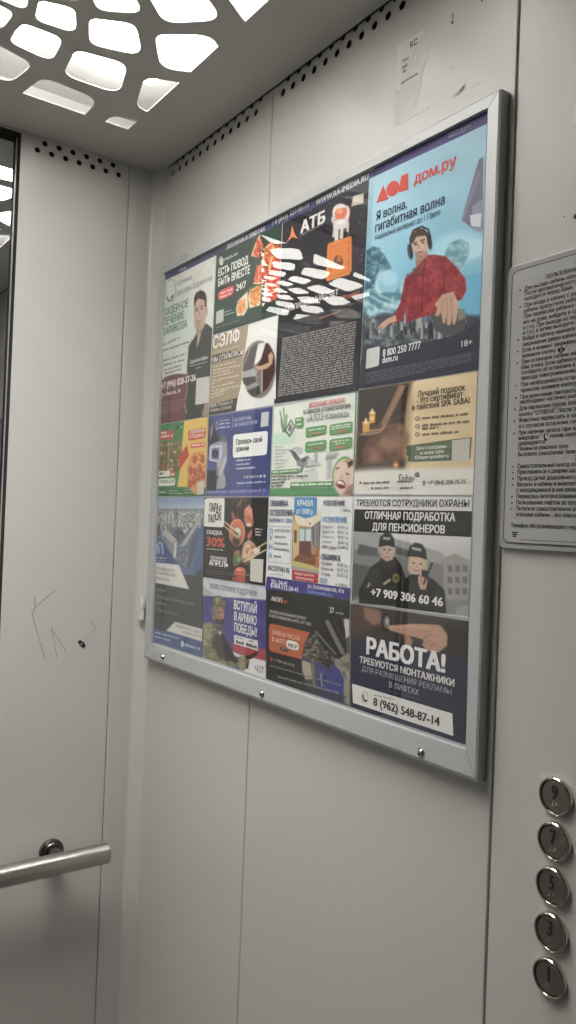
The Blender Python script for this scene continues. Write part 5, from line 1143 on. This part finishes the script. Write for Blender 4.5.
# ------------------------------------------------------------------ torn sticker and scraps above the frame
def on_wall_poly(mb, pts, d, h=.0002, z_=None):
    if z_: pts = [(z_[0]+x/z_[2], z_[1]+y/z_[2]) for x, y in pts]
    q = [on_right(px_, py_, d) for px_, py_ in pts]
    tr = tessellate_polygon([[Vector((a, b, 0)) for a, b in q]]); n = len(q)
    mb.add([(-d, a, b) for a, b in q]+[(-d+h, a, b) for a, b in q], [tuple(t_) for t_ in tr]+[(i, (i+1) % n, n+(i+1) % n, n+i) for i in range(n)])
S1 = (380, 20, 7.2)
so = on_right(397, 127); SO = (0, so[0], so[1])
mb = MB(SO)
on_wall_poly(mb, [(122, 185), (325, 60), (300, 110), (262, 190), (235, 250), (228, 320), (268, 345), (296, 290), (322, 235), (345, 262), (310, 350), (300, 420), (290, 500), (270, 560), (240, 640), (262, 650), (300, 590), (370, 580), (350, 640), (230, 700), (105, 775), (106, 570), (150, 520), (118, 500)], .0003, .0001, S1)
o = mb.build('torn_sticker', M_PAPER); o.location = SO; tag(o, 'torn paper sticker remains on the wall above the poster frame', 'sticker')
mb = MB(SO)
for body, x0, y0, x1, y1, h in (('КС', 216, 202, 268, 172, 42), ('ЛОС', 158, 308, 205, 284, 20), ('МО', 158, 352, 196, 334, 20), ('ЛЕ', 160, 384, 184, 372, 18), ('МОТОРОВ', 150, 462, 270, 396, 16)):
    V, F = glyphs(body, .03); ya, za = on_right(S1[0]+x0/S1[2], S1[1]+y0/S1[2], .001); yb, zb = on_right(S1[0]+x1/S1[2], S1[1]+y1/S1[2], .001); _, zt = on_right(S1[0]+x0/S1[2], S1[1]+(y0-h)/S1[2], .001)
    w0, w1 = V[:, 0].min(), V[:, 0].max(); mb.add([(-.0007-v[2], ya-(v[0]-w0)*(ya-yb)/(w1-w0), (za+zb)/2+v[1]*(zt-za)/CAPH) for v in V], F)
mb.build('lettering', M_INK, o, fix=False)
S2 = (430, 60, 3.945); S3 = (288, 0, 2.0)
so = on_right(455, 95); SO = (0, so[0], so[1])
mb = MB(SO)
for q in ([(75, 152), (105, 128), (130, 105), (140, 112), (110, 140)], [(118, 122), (136, 88), (142, 92), (138, 108)], [(150, 108), (178, 96), (202, 84), (198, 94), (170, 104)], [(80, 35), (96, 22), (98, 26), (86, 38)], [(140, 70), (152, 60), (150, 70)]):
    on_wall_poly(mb, q, .0003, .0001, S2)
mb.off = np.zeros(3); mb.v = [(v[0]+SO[0], v[1]+SO[1], v[2]+SO[2]) for v in mb.v]; mb.build('glue_residue', M_RESIDUE, wall_right)
mb = MB()
on_wall_poly(mb, [(327, 42), (330, 41), (330, 47), (327, 48)], .0006, .0003, S3); on_wall_poly(mb, [(328.6, 26), (329.6, 26), (329.8, 38), (328.8, 38)], .0006, .0003, S3); on_wall_poly(mb, [(386, 0), (389, 0), (389, 3), (386, 3)], .0006, .0003, S3)
o = mb.build('ink_mark', M_INK, wall_right, fix=False)
mb = MB()
y_, z_ = on_right(576, 216.5); mb.lathe((0, y_, z_), (-1, 0, 0), [(.0002, .0027), (.0006, .0027)], 16)
y_, z_ = on_right(564.5, 217); mb.lathe((0, y_, z_), (-1, 0, 0), [(.0002, .0008), (.0006, .0008)], 10); mb.build('screw_hole', M_INK, wall_right)
mb = MB(); y_, z_ = on_right(574.3, 106); y2, z2 = on_right(576, 123); mb.box((-.0006, y_-.045, z2), (-.0002, y_, z_)); mb.build('blank_sticker', M_PAPER, wall_right)

# marks scribbled on the back wall
def stroke(mb, pts, w, d=.0006):
    q = [on_back(x, y, d) for x, y in pts]
    for (x0, z0), (x1, z1) in zip(q[:-1], q[1:]):
        L_ = math.hypot(x1-x0, z1-z0); nx, nz = -(z1-z0)/L_*w/2, (x1-x0)/L_*w/2
        mb.add([(x0+nx, -d, z0+nz), (x1+nx, -d, z1+nz), (x1-nx, -d, z1-nz), (x0-nx, -d, z0-nz)], [(0, 1, 2, 3)])
S4 = lambda l: [(x/3.6, 540+y/3.6) for x, y in l]
mb = MB()
for l, w in (([(200, 182), (160, 212), (128, 240), (114, 260), (130, 320), (150, 385), (162, 430)], .0012), ([(125, 205), (126, 245)], .0016), ([(205, 425), (196, 370), (184, 316), (205, 350), (240, 404)], .0010), ([(326, 290), (345, 318)], .0012), ([(345, 322), (305, 356)], .0007)):
    stroke(mb, S4(l), w)
mb.build('scribble', M_SCRATCH, wall_back, fix=False)
mb = MB()
for l, w in (([(132, 140), (128, 200)], .0042), ([(350, 60), (345, 90)], .004), ([(310, 160), (322, 163)], .003), ([(365, 40), (372, 50)], .002), ([(392, 100), (400, 108)], .003)):
    stroke(mb, S4(l), w, .0005)
S5 = lambda l: [(x/3.84, 780+y/3.84) for x, y in l]
stroke(mb, S5([(82, 150), (95, 136)]), .003, .0005); stroke(mb, S5([(108, 128), (114, 127)]), .0016, .0005)
mb.build('smudge', M_SMUDGE, wall_back, fix=False)
mb = MB()
for x, y in ((247, 192), (268, 212), (368, 48), (380, 70), (366, 80), (376, 90), (262, 95)):
    a, b = on_back(x/3.6, 540+y/3.6, .0006); mb.add([(a+.0011*math.cos(k), -.0006, b+.0011*math.sin(k)) for k in range(6)], [tuple(range(6))])
mb.build('speck', M_SCRATCH, wall_back, fix=False)
bo = on_back(81.5, 643.8); BO = (bo[0], 0, bo[1])
mb = MB(BO)
q = [on_back(x/3.6, 540+y/3.6, .0012) for x, y in ((281, 366), (288, 360), (302, 368), (308, 380), (303, 388), (295, 384), (286, 376))]
mb.loft([[(x, -.0003, z) for x, z in q], [(x, -.0012, z) for x, z in q]])
o = mb.build('black_blot', M_INK); o.location = BO; tag(o, 'small black blot of tar beside pencil strokes on the back wall', 'blot')
a, b = on_back(293.5/3.6, 540+374/3.6, .0016); mb = MB(BO); mb.add([(a+.0016*math.cos(k*.8), -.0015, b+.0013*math.sin(k*.8)) for k in range(8)], [tuple(range(8))]); mb.build('pale_spot', M_PAPER, o, fix=False)

# hand-written letters on the frame's top rail
mb = MB(FO); V, F = glyphs('ГМ', .0)
ya, za = on_right(180.8, 262.2, FT+.0003); yb, zb = on_right(187.0, 258.6, FT+.0003); _, zt = on_right(180.8, 256.8, FT+.0003)
w0, w1 = V[:, 0].min(), V[:, 0].max(); mb.add([(-FT-.0003-v[2], ya-(v[0]-w0)*(ya-yb)/(w1-w0), (za+zb)/2+v[1]*(zt-za)/CAPH) for v in V], F)
mb.build('handwritten_letters', M_SCRATCH, frame, fix=False)
